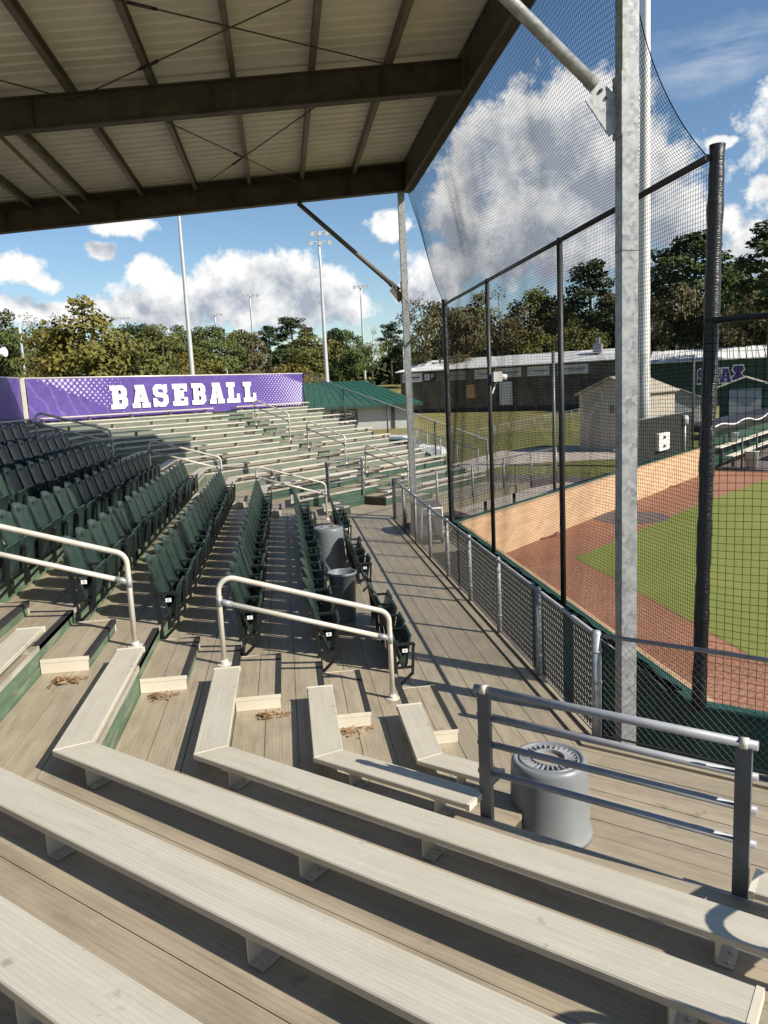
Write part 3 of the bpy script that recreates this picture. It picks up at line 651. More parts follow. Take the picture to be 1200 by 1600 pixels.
mb = MB(); mb.tube([W('A',t,0,.53) for t in (8.2,8.21)]+[W('A',8.21,0,ZW)], .04, 8); mb.build('side_pole', M['black'], bs)
NR = random.Random(11)
def netpanel(mb, S, nu, nv, su, sv, r=.0024):
    for q in range(nu+1): mb.tube([S(q/nu, j/su) for j in range(su+1)], r, 3, cap=False, smooth=False)
    for q in range(nv+1): mb.tube([S(j/sv, q/nv) for j in range(sv+1)], r, 3, cap=False, smooth=False)
def lowS(u, v):
    y = YN+(YF-YN)*u; z = ZW+.06+(ZR-ZW-.06)*v; e = math.sin(math.pi*v)
    return Vector((XW+.03+.05*e*math.sin(u*19+v*3)+.012*math.sin(u*61+v*9), y+.012*math.sin(v*23+u*31), z+.018*math.sin(u*27+v*11)*e-.02*e*abs(math.sin(u*math.pi*3))))
mb = MB(); netpanel(mb, lowS, 270, 122, 14, 90); mb.build('lower_net', M['net'], bs, fix=False)
XR_, ZR_ = 3.42, 4.84
def upS(u, v):
    # gathered sheet from the top rail up to the roof edge; its open ends curve inwards
    y0, y1 = YN, YF; yn = y0 + .62*math.sin(math.pi*v)*.55 + .25*v; yf = y1 - .35*math.sin(math.pi*v) - .05*v
    y = yn+(yf-yn)*u; e = math.sin(math.pi*v)
    x = XW+(XR_-XW)*v; z = ZR+(ZR_-ZR)*v
    f = .03*math.sin(u*43+v*2.)+.014*math.sin(u*97+v*7)
    return Vector((x+.06*e*math.sin(u*17+v*2)+f*.5*v*e, y+f*.22*v, z-.28*e*(1-.15*math.sin(u*9)) + .05*e*math.sin(u*29+v*6)))
mb = MB(); netpanel(mb, upS, 270, 62, 24, 150); mb.build('upper_net', M['net'], bs, fix=False)
for uu in (0.,1.):
    mb = MB(); mb.tube([upS(uu, j/30) for j in range(31)], .006, 5, smooth=True); mb.build('edge_rope', M['net'], bs)
def sideS(sec, L, z1):
    def S(u, v): return W(sec, L*u+(mitA(-3.12) if sec == 'A' else 0), -.02+.03*math.sin(u*13+v*4), ZW+.06+(z1-ZW-.06)*v+.012*math.sin(u*41+v*9))
    return S
mb = MB(); netpanel(mb, sideS('A', 8., .53), 100, 52, 10, 40, .003); mb.build('side_net', M['net'], bs, fix=False)
mb = MB(); netpanel(mb, sideS('C', 24., .95), 260, 55, 6, 50, .003); mb.build('far_side_net', M['net'], bs, fix=False)
for t in (7.75, 15.6, 23.3):
    mb = MB(); mb.tube([W('C',t,-.06,ZW-.6), W('C',t,-.06,.98)], .055, 10); mb.build('side_pole', M['raildark'], bs)
# loose net bundle and cable lying along the wall top
mb = MB()
for q in range(7): mb.tube([(XW-.10+.05*math.sin(q*2.1)+.025*math.sin(j*.7+q), YN+.3+(YF-YN-.6)*j/80, ZW+.065+.018*(q%3)+.012*math.sin(j*.9+q*2)) for j in range(81)], .013, 5)
tagb = mb.build('net_bundle', M['net'], None, label='loose black net bundle lying along the green cap of the backstop wall', category='net bundle')
mb = MB(); mb.tube([(XW-.16+.03*math.sin(j*.35), YN+.4+(YF-YN-.8)*j/60, ZW+.066+.006*math.sin(j*.8)) for j in range(61)], .012, 6)
mb.build('cable', M['white'], None, label='white cable running along the top of the backstop wall', category='cable')
# small camera on the third pole
cm = thing('security_camera', 'small white security camera clamped to a black net pole', 'camera', (XW+.10,15.66,.14))
mb = MB(); mb.box((XW+.06,15.55,.06),(XW+.24,15.77,.26)); mb.tube([(XW+.24,15.66,.16),(XW+.36,15.66,.14)], .06, 10); mb.build('camera_body', M['white'], cm)
mb = MB(); mb.tube([(XW+.14,15.66,.06),(XW+.06,15.66,-.16),(XW,15.66,-.2)], .02, 6); mb.build('mount_arm', M['white'], cm)
planks_ = MB(); planks_.box((2.90,17.2,WALK-.30),(4.12,19.4,WALK-.245)); planks_.build('gate_landing', M['deck'], stand)
ct = thing('equipment_cart', 'grey covered equipment cart with a white push handle behind the chain-link fence', 'cart', (3.45,17.3,WALK+.005))
mb = MB(); pr = [(16.75,-3.25),(16.70,-2.75),(16.85,-2.55),(17.3,-2.48),(17.75,-2.6),(17.85,-2.9),(17.8,-3.25)]; mb.prism(pr, lambda a,z: (3.15,a,z), lambda a,z: (3.75,a,z)); mb.build('cover', M['tarp'], ct)
mb = MB(); mb.box((3.2,16.75,-3.36),(3.7,17.8,-3.252)); mb.build('frame', M['iron'], ct)
for x in (3.13,3.72):
    for y in (16.9,17.65):
        mb = MB(); mb.tube([(x,y,-3.365),(x+.05,y,-3.365)], .115, 14); mb.build('wheel', M['rubber'], ct)
mb = MB(); mb.tube([(3.2,16.68,-3.3),(3.2,16.55,-2.75),(3.22,16.5,-2.55),(3.68,16.5,-2.55),(3.7,16.55,-2.75),(3.7,16.68,-3.3)], .022, 8); mb.build('push_handle', M['white'], ct); ct.location += Vector((-.13,1.05,-.25))
# ================================================================== ROOF
XP, YP0, YP1 = 3.30, 7.14, 20.04
roof = thing('grandstand_roof', 'dark steel shed roof over the green chairs with white ribbed sheets and purlins', 'roof', (XP,13.6,WALK))
def zr(x): return 4.90-.083*(3.4-x)          # underside of the rafters
XB = -8.6
def rafter(y):
    mb = MB(); d = .50; s = .083
    for (h0,h1,wd) in ((0,.022,.20),(.022,d-.022,.018),(d-.022,d,.20)):
        c = []
        for hh in (h0,h1):
            for x, yy in ((3.36,-wd/2),(3.36,wd/2),(XB,wd/2),(XB,-wd/2)): c.append((x, y+yy, zr(x)+hh))
        mb.hexa(c)
    for x in (2.,-.8,-3.6,-6.2):
        for sgn in (-1,1): mb.box((x-.006, y+sgn*.012 if sgn > 0 else y-.095, zr(x)+.03),(x+.006, y+.095 if sgn > 0 else y-.012, zr(x)+d-.03))
    return mb.build('rafter', M['steel'], roof)
for y in (YP0, 13.59, YP1): rafter(y)
# eave girder along the front
mb = MB(); mb.box((3.37,YP0-.3,4.875),(3.57,YP1+.1,4.90)); mb.box((3.39,YP0-.3,4.902),(3.41,YP1+.1,5.52)); mb.box((3.37,YP0-.3,5.522),(3.57,YP1+.1,5.545)); mb.build('eave_girder', M['steel'], roof)
mb = MB(); mb.box((3.575,YP0-.3,4.93),(3.64,YP1+.12,5.70)); mb.build('fascia', M['steel'], roof)
def pz(x): return zr(x)+.50
px_ = 2.1
while px_ > XB+.2:
    mb = MB(); x = px_; z = pz(x)+.003; mb.box((x-.008,YP0-.25,z),(x+.008,YP1+.1,z+.20)); mb.box((x+.0085,YP0-.25,z),(x+.075,YP1+.1,z+.012)); mb.box((x+.0085,YP0-.25,z+.186),(x+.075,YP1+.1,z+.199)); mb.box((x+.0755,YP0-.25,z),(x+.081,YP1+.1,z+.025))
    mb.build('purlin', M['purlin'], roof); px_ -= 1.285
mb = MB(); c = []
for hh in (.03,.752):
    for x, yy in ((3.57,YP1+.104),(3.57,YP1+.125),(XB,YP1+.125),(XB,YP1+.104)): c.append((x,yy,zr(x)+hh))
mb.hexa(c); mb.build('rake_trim', M['steel'], roof)
# ribbed sheet
mb = MB(); y = YP0-.32; pitch = .305; prof = []
while y < YP1+.09:
    prof += [(y,0),(y+.20,0),(y+.225,.024),(y+.28,.024)]; y += pitch
zs = lambda x: zr(x)+.712
prof = [(min(a, YP1+.101), b) for a, b in prof]
for (ya,za), (yb,zb) in zip(prof, prof[1:]):
    if yb-ya < 1e-4: continue
    mb.face([(3.66,ya,zs(3.66)+za),(3.66,yb,zs(3.66)+zb),(XB-.1,yb,zs(XB-.1)+zb),(XB-.1,ya,zs(XB-.1)+za)])
mb.build('roof_sheet', M['roofsheet'], roof, fix=False)
def rod(a, b, tpos):
    mb = MB(); a, b = Vector(a), Vector(b); mb.tube([a,b], .012, 6); rd = mb.build('tie_rod', M['steel'], roof)
    mb = MB(); d = (b-a).normalized(); c = a.lerp(b, tpos); s = d.cross(Vector((0,0,1))).normalized()*.028
    for sg in (-1,1): mb.tube([c-d*.17+s*sg, c+d*.17+s*sg], .010, 5)
    for e in (-1,1): mb.tube([c+d*e*.17-d*.03, c+d*e*.17+d*.03], .022, 8)
    mb.build('turnbuckle', M['iron'], rd)
zq = lambda x: zr(x)+.38
for (xa,ya,xb,yb,tp) in ((2.55,13.55,-3.1,9.55,.70),(-2.95,13.5,2.2,9.55,.26),(1.55,13.7,-1.95,19.95,.62),(-2.25,13.7,.85,19.95,.55),(-2.95,13.5,-8.2,7.25,.5),(-8.2,13.5,-2.95,7.25,.5)):
    rod((xa,ya,zq(xa)),(xb,yb,zq(xb)),tp)
mb = MB(); mb.tube([(-4.45,19.9,zr(-4.45)+.22),(-4.2,13.7,zr(-4.2)+.05)], .035, 8); mb.build('flange_brace', M['purlin'], roof)
for y, lit in ((YP0,True),(YP1,False)):
    mb = MB(); h = .078; mb.box((XP-h,y-h,G),(XP+h,y+h,4.875)); po = mb.build('post', M['galv'], roof)
    mb = MB(); mb.box((XP-h-.002,y-h-.002,1.17),(XP+h+.002,y+h+.002,1.176)); mb.build('weld_seam', M['steel'], po)
    # brace to the rafter; far brace and gusset have shade put into their colour
    a = Vector((XP-.30,y,2.62)); b = Vector((.72,y,zr(.72)-.02)); mb = MB(); mb.tube([a,b], .058, 14); br = mb.build('brace', M['galv'] if lit else M['purlin'], roof)
    mb = MB(); d = (b-a).normalized(); u = Vector((0,1,0)); n_ = d.cross(u)
    mb.bar(a-d*.20, a+d*.10, .014, .14, n_); mb.box((XP-h-.016,y-.10,2.18),(XP-h-.001,y+.10,2.72)); mb.bar((XP-h-.01,y,2.25),(XP-h-.24,y,2.56),.021,.20,n_)
    for e in (-.14,-.05):
        for sg in (-1,1): pass
    gs = mb.build('gusset', M['galv'] if lit else M['purlin'], br)
    for e in (-.14,-.06):
        mb = MB(); mb.tube([a+d*e-u*.032, a+d*e+u*.032], .016, 6); mb.build('bolt', M['iron'], gs)
for y in (YP0,13.59,YP1):
    mb = MB(); mb.box((XB+.1,y-.08,G),(XB+.26,y+.08,zr(XB)+.02)); mb.build('rear_post', M['steel'], roof)
# ================================================================== BANNERS
OBN = 8.92
ban = thing('banner', 'long purple vinyl banner lettered BASEBALL along the back of the far wing', 'banner', P('C',2,OBN,-.52))
def sheet(mb, sec, t0, t1, z0, z1, nu, nv, u0=0., amp=.026, o=OBN):
    for a in range(nu):
        for b in range(nv):
            q = []
            for da, db in ((0,0),(1,0),(1,1),(0,1)):
                fu, fv = (a+da)/nu, (b+db)/nv; t = t0+(t1-t0)*fu
                q.append((P(sec,t,o+amp*math.sin(t*2.3+fv*2)*math.sin(fv*3.1)+.008*math.sin(t*7+fv*5)+.006*math.sin(t*13-fv*9), z0+(z1-z0)*fv+.035*(1-fv)*math.sin(t*3.1)**2), (t-t0+u0, (z1-z0)*fv)))
            mb.face([x[0] for x in q], [x[1] for x in q], True)
mb = MB(); sheet(mb, 'C', mit(OBN)+.12, 8.6, -.52, .84, 60, 8); mb.build('vinyl_sheet', M['purple'], ban, fix=False)
mb = MB(); mb.tube([P('C',mit(OBN)+.02,OBN+.03,.86), P('C',8.66,OBN+.03,.86)], .028, 8); mb.build('top_rail', M['pipe'], ban)
for q in range(7):
    t = mit(OBN)+.1+q*(8.3-mit(OBN))/6; mb = MB(); mb.tube([P('C',t,OBN+.05,-1.0), P('C',t,OBN+.05,.86)], .03, 8); mb.build('post', M['raildark'], ban)
# slab-serif capitals, one stroke outline per letter (unit box 0..1 x 0..1)
def slab_letter(ch):
    s = .24; f = .13          # stem, serif
    if ch == 'L': return [[(.02,0),(.98,0),(.98,.40),(.80,.40),(.80,.17),(.50,.17),(.50,.83),(.62,.83),(.62,1),(.02,1),(.02,.83),(.16,.83),(.16,.17),(.02,.17)]]
    if ch == 'E': return [[(.02,0),(.96,0),(.96,.34),(.79,.34),(.79,.17),(.46,.17),(.46,.42),(.56,.42),(.56,.34),(.72,.34),(.72,.68),(.56,.68),(.56,.59),(.46,.59),(.46,.83),(.79,.83),(.79,.68),(.96,.68),(.96,1),(.02,1),(.02,.83),(.14,.83),(.14,.17),(.02,.17)]]
    if ch == 'A': return [[(-.02,0),(.42,0),(.42,.16),(.33,.16),(.36,.27),(.64,.27),(.67,.16),(.58,.16),(.58,0),(1.02,0),(1.02,.16),(.94,.16),(.72,1),(.20,1),(.20,.84),(.27,.84),(.06,.16),(-.02,.16)], [(.41,.42),(.50,.76),(.59,.42)]]
    if ch == 'B': return [[(.02,0),(.74,0),(.96,.16),(.96,.40),(.86,.51),(.94,.62),(.94,.84),(.74,1),(.02,1),(.02,.84),(.14,.84),(.14,.16),(.02,.16)], [(.44,.17),(.44,.42),(.62,.42),(.68,.37),(.68,.22),(.62,.17)], [(.44,.60),(.44,.84),(.60,.84),(.66,.79),(.66,.65),(.60,.60)]]
    if ch == 'S': return [[(.04,0),(.20,0),(.27,.06),(.40,0),(.76,0),(.96,.17),(.96,.46),(.80,.59),(.40,.62),(.32,.68),(.32,.78),(.40,.84),(.56,.84),(.70,.76),(.74,.66),(.92,.66),(.92,1),(.78,1),(.70,.94),(.58,1),(.24,1),(.06,.85),(.06,.60),(.22,.47),(.62,.43),(.70,.37),(.70,.24),(.62,.16),(.44,.16),(.28,.24),(.22,.36),(.04,.36)]]
    if ch == 'F': return [[(.02,0),(.60,0),(.60,.16),(.46,.16),(.46,.40),(.56,.40),(.56,.32),(.72,.32),(.72,.66),(.56,.66),(.56,.57),(.46,.57),(.46,.83),(.79,.83),(.79,.66),(.96,.66),(.96,1),(.02,1),(.02,.83),(.14,.83),(.14,.16),(.02,.16)]]
def poly_mesh(name, rings, mp, mat_, parent, depth, bold=0.):
    cu = bpy.data.curves.new('c', 'CURVE'); cu.dimensions = '2D'; cu.fill_mode = 'BOTH'; cu.extrude = .5; cu.offset = bold
    for r_ in rings:
        s = cu.splines.new('POLY'); s.points.add(len(r_)-1); s.use_cyclic_u = True
        for p, (x,y) in zip(s.points, r_): p.co = (x,y,0,1)
    o = bpy.data.objects.new('c', cu); COL.objects.link(o); bpy.context.view_layer.update()
    me = bpy.data.meshes.new_from_object(o.evaluated_get(bpy.context.evaluated_depsgraph_get())); bpy.data.objects.remove(o)
    off = Vector((0,0,0)); q = parent
    while q is not None: off = off+q.location; q = q.parent
    for v in me.vertices: v.co = mp(v.co.x, v.co.y, v.co.z*depth) - off
    me.name = name; me.materials.clear(); me.materials.append(mat_)
    ob = bpy.data.objects.new(name, me); COL.objects.link(ob); ob.parent = parent; return ob
t = -.74; LW = .655; GAP = .198
for q, ch in enumerate('BASEBALL'):
    def mp(x, y, d, t=t): return P('C', t+x*LW, OBN-.035-d, -.19+y*.74+ .0*t)
    poly_mesh('letter', slab_letter(ch), mp, M['white'], ban, .01, .028); t += LW+GAP-.035*(ch == 'A')
mb = MB(); sheet(mb, 'B', 6., far(OBN)-.12, -.95, .84, 50, 6, 30.)
b2 = thing('banner', 'plain purple banner in the shade along the back of the chair rows', 'banner', P('B',20,OBN,-.9)); mb.build('vinyl_sheet', M['purple'], b2, fix=False)
mb = MB(); mb.tube([P('B',5.,OBN+.03,.86), P('B',far(OBN)-.02,OBN+.03,.86)], .028, 8); mb.build('top_rail', M['pipe'], b2)
mb = MB(); mb.bar(P('B',far(OBN),OBN-.02,-1.3), P('B',far(OBN),OBN-.02,.86), .10, .10, Vector((1,0,0))); mb.build('corner_post', M['cream'], b2)
for y in (8.,11.5,15.,18.5,22.): 
    mb = MB(); mb.tube([P('B',y,OBN+.05,-1.0), P('B',y,OBN+.05,.86)], .03, 8); mb.build('post', M['raildark'], b2)
# ================================================================== CANS, LEAVES, LOOSE THINGS
def upturned_can(loc, label, r0=.315, r1=.272, h=.80, s=1., group='grey round rubbish cans'):
    c = Vector(loc); root = thing('rubbish_can', label, 'rubbish can', c, group)
    mb = MB(); mb.lathe(c, [(.001,.02),(r0*.97,.02),(r0+.012,.0),(r0+.016,.03),(r0+.004,.05),(r0,.06),(r0*.985,.10),(r1+.012,h-.10),(r1+.008,h-.04),(r1-.004,h-.008),(r1-.022,h),(r1-.04,h-.004),(r1-.043,h-.016),(r1-.052,h-.018),(r1-.056,h-.004),(r1-.066,h),(r1-.074,h-.03),(.001,h-.03)], 48)
    body = mb.build('can_body', M['can'], root)
    mb = MB()
    for q in range(28):
        a = 2*math.pi*q/28+.05; u = Vector((math.cos(a),math.sin(a),0)); b = c+Vector((0,0,h-.018)); mb.bar(b+u*(r1-.155), b+u*(r1-.066), .010, .026)
    for rr in (r1-.158,):
        for q in range(40):
            a, a2 = 2*math.pi*q/40, 2*math.pi*(q+1)/40; mb.bar(c+Vector((rr*math.cos(a),rr*math.sin(a),h-.014)), c+Vector((rr*math.cos(a2),rr*math.sin(a2),h-.014)), .014, .032)
    mb.build('base_ribs', M['canring'], root)
    mb = MB(); mb.lathe(c+Vector((0,0,h-.028)), [(r1-.165,0),(.001,.003)], 24); mb.build('grime_patch', M['tandirt'], body)
    mb = MB(); a = 4.1; p = c+Vector((math.cos(a)*(r1+.009), math.sin(a)*(r1+.009), h-.085)); mb.tube([p-Vector((math.cos(a),math.sin(a),0))*.004, p+Vector((math.cos(a),math.sin(a),0))*.003], .009, 8); mb.build('painted_vent_hole', M['hole'], root)
    return root
upturned_can((1.865,5.385,WALK), 'grey round rubbish can standing upside down behind the near guard rail', .312, .284, .625)
upturned_can((.68,13.85,ZT(1)), 'grey rubbish can standing upside down between the green chair rows, behind the open can', .30, .262, .80)
c = Vector((.68,10.65,ZT(1))); root = thing('rubbish_can', 'open grey rubbish can standing upright among the green chairs', 'rubbish can', c, 'grey round rubbish cans')
mb = MB(); mb.lathe(c, [(.001,0),(.16,0),(.17,.03),(.19,.66),(.208,.665),(.21,.70),(.198,.705),(.188,.69),(.165,.05),(.001,.04)], 40); mb.build('can_body', M['can'], root)
for sg in (1,-1):
    mb = MB(); d = Vector((math.cos(.9)*sg, math.sin(.9)*sg, 0)); s = Vector((-d.y,d.x,0)); p = c+d*.185+Vector((0,0,.56)); mb.tube([p-s*.07, p-s*.07+d*.05+Vector((0,0,-.02)), p+s*.07+d*.05+Vector((0,0,-.02)), p+s*.07], .013, 6); mb.build('handle', M['can'], root)
# grey boards leaning on the second row of chairs
for q, (y, h) in enumerate(((11.7,.62),(12.9,.58))):
    mb = MB(); a = Vector((.50,y,ZT(0)+.30+.27)); 
    mb.hexa([Vector((.43,y-.4,ZT(1)+.02)), Vector((.452,y-.4,ZT(1)+.02)), Vector((.452,y+.4,ZT(1)+.02)), Vector((.43,y+.4,ZT(1)+.02)), Vector((.40,y-.4,ZT(1)+h)), Vector((.422,y-.4,ZT(1)+h)), Vector((.422,y+.4,ZT(1)+h)), Vector((.40,y+.4,ZT(1)+h))])
    mb.build('grey_board', M['canring'], None, label='flat grey board leaning on the second row of chairs %s' % ('level with the open can' if q == 0 else 'beside the upturned can'), category='board', group='grey boards among the chairs')
# dry leaves caught in the step corners
LR = random.Random(5)
for i in (2,3,4,5):
    o = OT(i); base = P('B', {2:6.97,3:6.90,4:6.93,5:6.82}[i], o-{2:.24,3:.33,4:.22,5:.30}[i], ZT(i-1)); mb = MB()
    for q in range({2:40,3:85,4:60,5:110}[i]):
        p = base+Vector((abs(LR.gauss(0,.12))-.115, .03-abs(LR.gauss(0,.07)), .006+abs(LR.gauss(0,.014)))); 
        if p.x < 1.15-o+.03: continue
        a = LR.random()*6.3; b = LR.uniform(-.5,.5); u = Vector((math.cos(a),math.sin(a),b*.5)).normalized()*LR.uniform(.018,.04); v = Vector((-math.sin(a),math.cos(a),LR.uniform(-.4,.4))).normalized()*LR.uniform(.008,.016)
        mb.face([p-u, p-v+Vector((0,0,.004)), p+u, p+v])
    mb.build('dry_leaves', M['leafbrown'], None, fix=False, label='small drift of dry brown leaves in the step corner of the %s row up' % ordw(i), category='leaves', kind='stuff', group='dry leaves by the steps')
# ================================================================== GROUND, FIELD
def gz(x, y):
    d = math.hypot(x, y); return G + (0 if d < 135 else 6.2*(1-math.cos(min(1,(d-135)/75)*math.pi))/2)
mb = MB(); rings = [0,20,45,75,100,120,135,145,155,165,175,185,195,205,215,260,340,500,900]; ns = 72
V = [[Vector((r_*math.sin(2*math.pi*q/ns), r_*math.cos(2*math.pi*q/ns), gz(r_,0))) for q in range(ns)] for r_ in rings]
for a in range(1, len(rings)-1):
    for q in range(ns): mb.face([V[a][q], V[a][(q+1)%ns], V[a+1][(q+1)%ns], V[a+1][q]], None, True)
mb.face([V[1][q] for q in range(ns)], None, True)
mb.build('ground', M['ground'], None, kind='structure')
def flat(name, pts, z, m, kind='structure'):
    mb = MB(); mb.face([(x,y,z) for x,y in pts]); return mb.build(name, m, None, kind=kind)
flat('park_lawn', [(6,23),(29.5,46.5),(36,66),(24,76),(6,78),(-4,60)], G+.004, M['parkgrass'])
flat('under_stand_ground', [(-13,-6),(9.2,-.6),(4.3,7.5),(4.3,19.7),(18,33.5),(8,45),(-13,33)], G+.006, M['rubbermat'])
flat('infield_dirt', [(4.3,7.4),(9.5,2.2),(70,-40),(80,50),(46,61.4),(4.3,19.7)], G+.008, M['dirt'])
flat('infield_turf', [(7.72,20.0),(7.79,17.49),(7.75,11.3),(7.7,5.),(60,-30),(70,20),(46,53),(36,44.8),(29,38.7),(21.83,32.45),(15.81,27.4),(10.35,22.31)], G+.013, M['turf'])
mb = MB(); mb.face([(11.88+1.3*math.cos(a), 25.35+1.3*math.sin(a), G+.016) for a in [2*math.pi*q/40 for q in range(40)]]); mb.build('on_deck_mat', M['rubbermat'], None, label='round grey rubber mat lying on the red infield dirt near the brick wall', category='mat')
mb = MB(); mb.tube([(7.3,23.1,G+.03),(7.75,22.75,G+.03),(8.3,23.1,G+.03),(8.7,23.9,G+.03),(8.75,24.4,G+.03)], .028, 6); mb.build('hose', M['hose'], None, label='short dark red hose curled on the dirt at the foot of the brick wall', category='hose', group='dark hoses on the dirt')
mb = MB(); mb.tube([(13.1,28.9,G+.03),(13.9,29.0,G+.03),(14.2,30.0,G+.03),(15.3,30.9,G+.03),(16.4,31.6,G+.03),(17.3,32.0,G+.03)], .032, 6); mb.build('hose', M['hose'], None, label='long dark red hose lying along the brick wall towards the dugout', category='hose', group='dark hoses on the dirt')
mb = MB(); mb.box((26.,49.,G-.05),(26.1,49.1,G-.04))
flat('concrete_path', [(10.6,42.9),(14.3,45.4),(20.94,44.71),(24.6,47.6),(27.4,57.2),(15.7,55.0),(9.5,46.)], G+.012, M['concrete'])
flat('gravel_strip', [(7.2,26.2),(14.4,33.4),(13.4,35.8),(6.2,31.0)], G+.010, M['concrete'])
# ================================================================== THINGS BEHIND THE FAR SIDE OF THE WALL
def frame3(o, u):
    u = Vector(u).normalized(); n = Vector((-u.y,u.x,0))          # n points to the left of u
    o = Vector(o); return lambda a, b, z: o+u*a+n*b+Vector((0,0,z-o.z))
def fbox(mb, F, a0,a1,b0,b1,z0,z1):
    c = [F(a0,b0,z0),F(a1,b0,z0),F(a1,b1,z0),F(a0,b1,z0)]; mb.hexa(c+[p+Vector((0,0,z1-z0)) for p in c])
# windscreen on the wall
ws = thing('windscreen_fence', 'dark windscreen fence standing on the brick wall left of the dugout', 'fence', W('C',20,.05,ZW))
mb = MB(); wallpiece(mb, 'C', 15.9, 23.2, -.14, -.11, ZW+.05, -1.75, False); mb.build('screen_cloth', M['screen'], ws)
for t in (15.9,19.5,23.2):
    mb = MB(); mb.tube([W('C',t,-.18,ZW-.4), W('C',t,-.18,-1.68)], .04, 8); mb.build('post', M['raildark'], ws)
mb = MB(); mb.tube([W('C',15.9,-.12,-1.72), W('C',23.2,-.12,-1.72)], .03, 8); mb.build('top_rail', M['rail'], ws)
bx = thing('electrical_box', 'pale electrical box hanging on the dark windscreen', 'electrical box', W('C',18.6,-.05,-3.1)); mb = MB(); wallpiece(mb,'C',17.9,19.3,-.10,.08,-3.2,-2.45,False); mb.build('cabinet', M['white'], bx)
mb = MB(); wallpiece(mb,'C',18.4,18.75,.081,.09,-2.7,-2.58,False); wallpiece(mb,'C',18.4,18.75,.081,.09,-3.08,-2.96,False); mb.build('socket', M['black'], bx)
lp = thing('lamp_post', 'short grey lamp post in front of the dark windscreen', 'lamp post', W('C',21.8,-.1,ZW)); mb = MB(); mb.tube([W('C',21.8,.0,ZW), W('C',21.8,.0,-2.3)], .05, 8); mb.build('post', M['pole'], lp); mb = MB(); mb.lathe(W('C',21.8,.0,-2.3), [(.05,0),(.16,.05),(.17,.35),(.12,.45),(.001,.46)], 12); mb.build('lamp_head', M['pole'], lp)
# thick white light pole
def light_pole(x, y, z0, h, r0, r1, heads, label, head_s=1., group='floodlight poles'):
    root = thing('floodlight_pole', label, 'floodlight', (x,y,z0), group); mb = MB(); mb.tube([(x,y,z0+(h*q/8)) for q in range(9)], [r0+(r1-r0)*q/8 for q in range(9)], 14); mb.build('pole', M['pole'], root)
    d = Vector((x,y,0)).normalized(); s = Vector((d.y,-d.x,0))
    for q, (a, zz) in enumerate(heads):
        p = Vector((x,y,z0+h))+s*a*head_s+Vector((0,0,zz*head_s)); tow = (Vector((.3,-1,-.7))).normalized()
        mb = MB(); mb.tube([p, p+tow*.25*head_s, p+tow*.6*head_s], [.14*head_s,.26*head_s,.40*head_s], 12); mb.tube([p, p-tow*.2*head_s], .09*head_s, 8); lh = mb.build('lamp_head', M['pole'], root)
        mb = MB(); mb.lathe((0,0,0), [(.001,0)], 3); mb = MB(); rotq = tow.to_track_quat('Z','Y').to_matrix(); ctr = p+tow*.61*head_s
        mb.face([ctr+rotq@Vector((.36*head_s*math.cos(b), .36*head_s*math.sin(b), 0)) for b in [2*math.pi*j/14 for j in range(14)]]); mb.build('lens', M['lamp'], lh, fix=False)
    if heads:
        mb = MB()
        for zz in sorted(set(z for a, z in heads)):
            ex = [a for a, z in heads if z == zz]; p = Vector((x,y,z0+h+zz*head_s)); mb.bar(p+s*min(ex)*head_s, p+s*max(ex)*head_s, .12*head_s, .12*head_s)
        mb.tube([(x,y,z0+h), (x,y,z0+h+max(z for a,z in heads)*head_s)], .1*head_s, 8); mb.build('crossarm', M['pole'], root)
    return root
M['poledull'] = M['pole']; M['pole'] = M['white']
wp = light_pole(19.55,40.15,G,34.,.36,.16,[(-1.2,.0),(-.4,.0),(.4,.0),(1.2,.0)],'thick white floodlight pole seen through the net, running out of the picture top')
mb = MB(); mb.box((19.75,39.45,G+.05),(20.15,39.75,G+.95)); mb.box((19.75,39.45,G+1.02),(20.15,39.75,G+1.75)); mb.build('meter_cabinet', M['white'], wp)
M['pole'] = M['poledull']
six = [(-1.5,0),(0,0),(1.5,0),(-1.2,1.5),(0,1.5),(1.2,1.5)]; four = [(-1.6,0),(-.5,0),(.6,0),(1.7,0)]
def pole_at(x, y, ztop, r0, r1, heads, label, hs=1.): light_pole(x, y, gz(x,y)-.1, ztop-gz(x,y)+.1, r0, r1, heads, label, hs)
pole_at(-13.0,119.3,33.5,.42,.16,[(-1,0),(0,0),(1,0)],'tall thin floodlight pole behind the banner, its head hidden by the roof')
pole_at(7.66,129.8,24.2,.42,.17,six,'tall floodlight pole with a cluster of six lamps above the green roof')
pole_at(20.4,188.9,24.8,.36,.17,four,'floodlight pole with a flat bar of lamps, right of the six-lamp pole')
pole_at(-5.9,189.9,23.8,.36,.17,four,'floodlight pole with a flat bar of lamps against the big cloud',1.)
pole_at(-17.5,232.,24.0,.38,.18,four,'slim distant floodlight pole just right of the tallest one',1.)
pole_at(-44.2,143.4,14.3,.30,.20,[],'plain pale pole without lamps at the left edge above the corner of the banners')
pole_at(-46.4,248.,25.6,.36,.18,four,'distant floodlight pole behind the big yellowing tree',1.)
pole_at(-31.1,232.,21.,.34,.18,[(-.7,0),(.7,0)],'distant pole with two lamps, left of the tallest pole')
pole_at(-10.9,165.,6.,.16,.12,[(-.3,0)],'short street light left of the six-lamp pole',.8)
pole_at(-.6,150.,5.2,.16,.14,[(-.6,0),(.6,0)],'short T-shaped pole just above the right end of the banner',.6)
pole_at(25.5,160.,8.5,.14,.12,[],'bare wooden pole on the far slope right of the flat-bar floodlight')
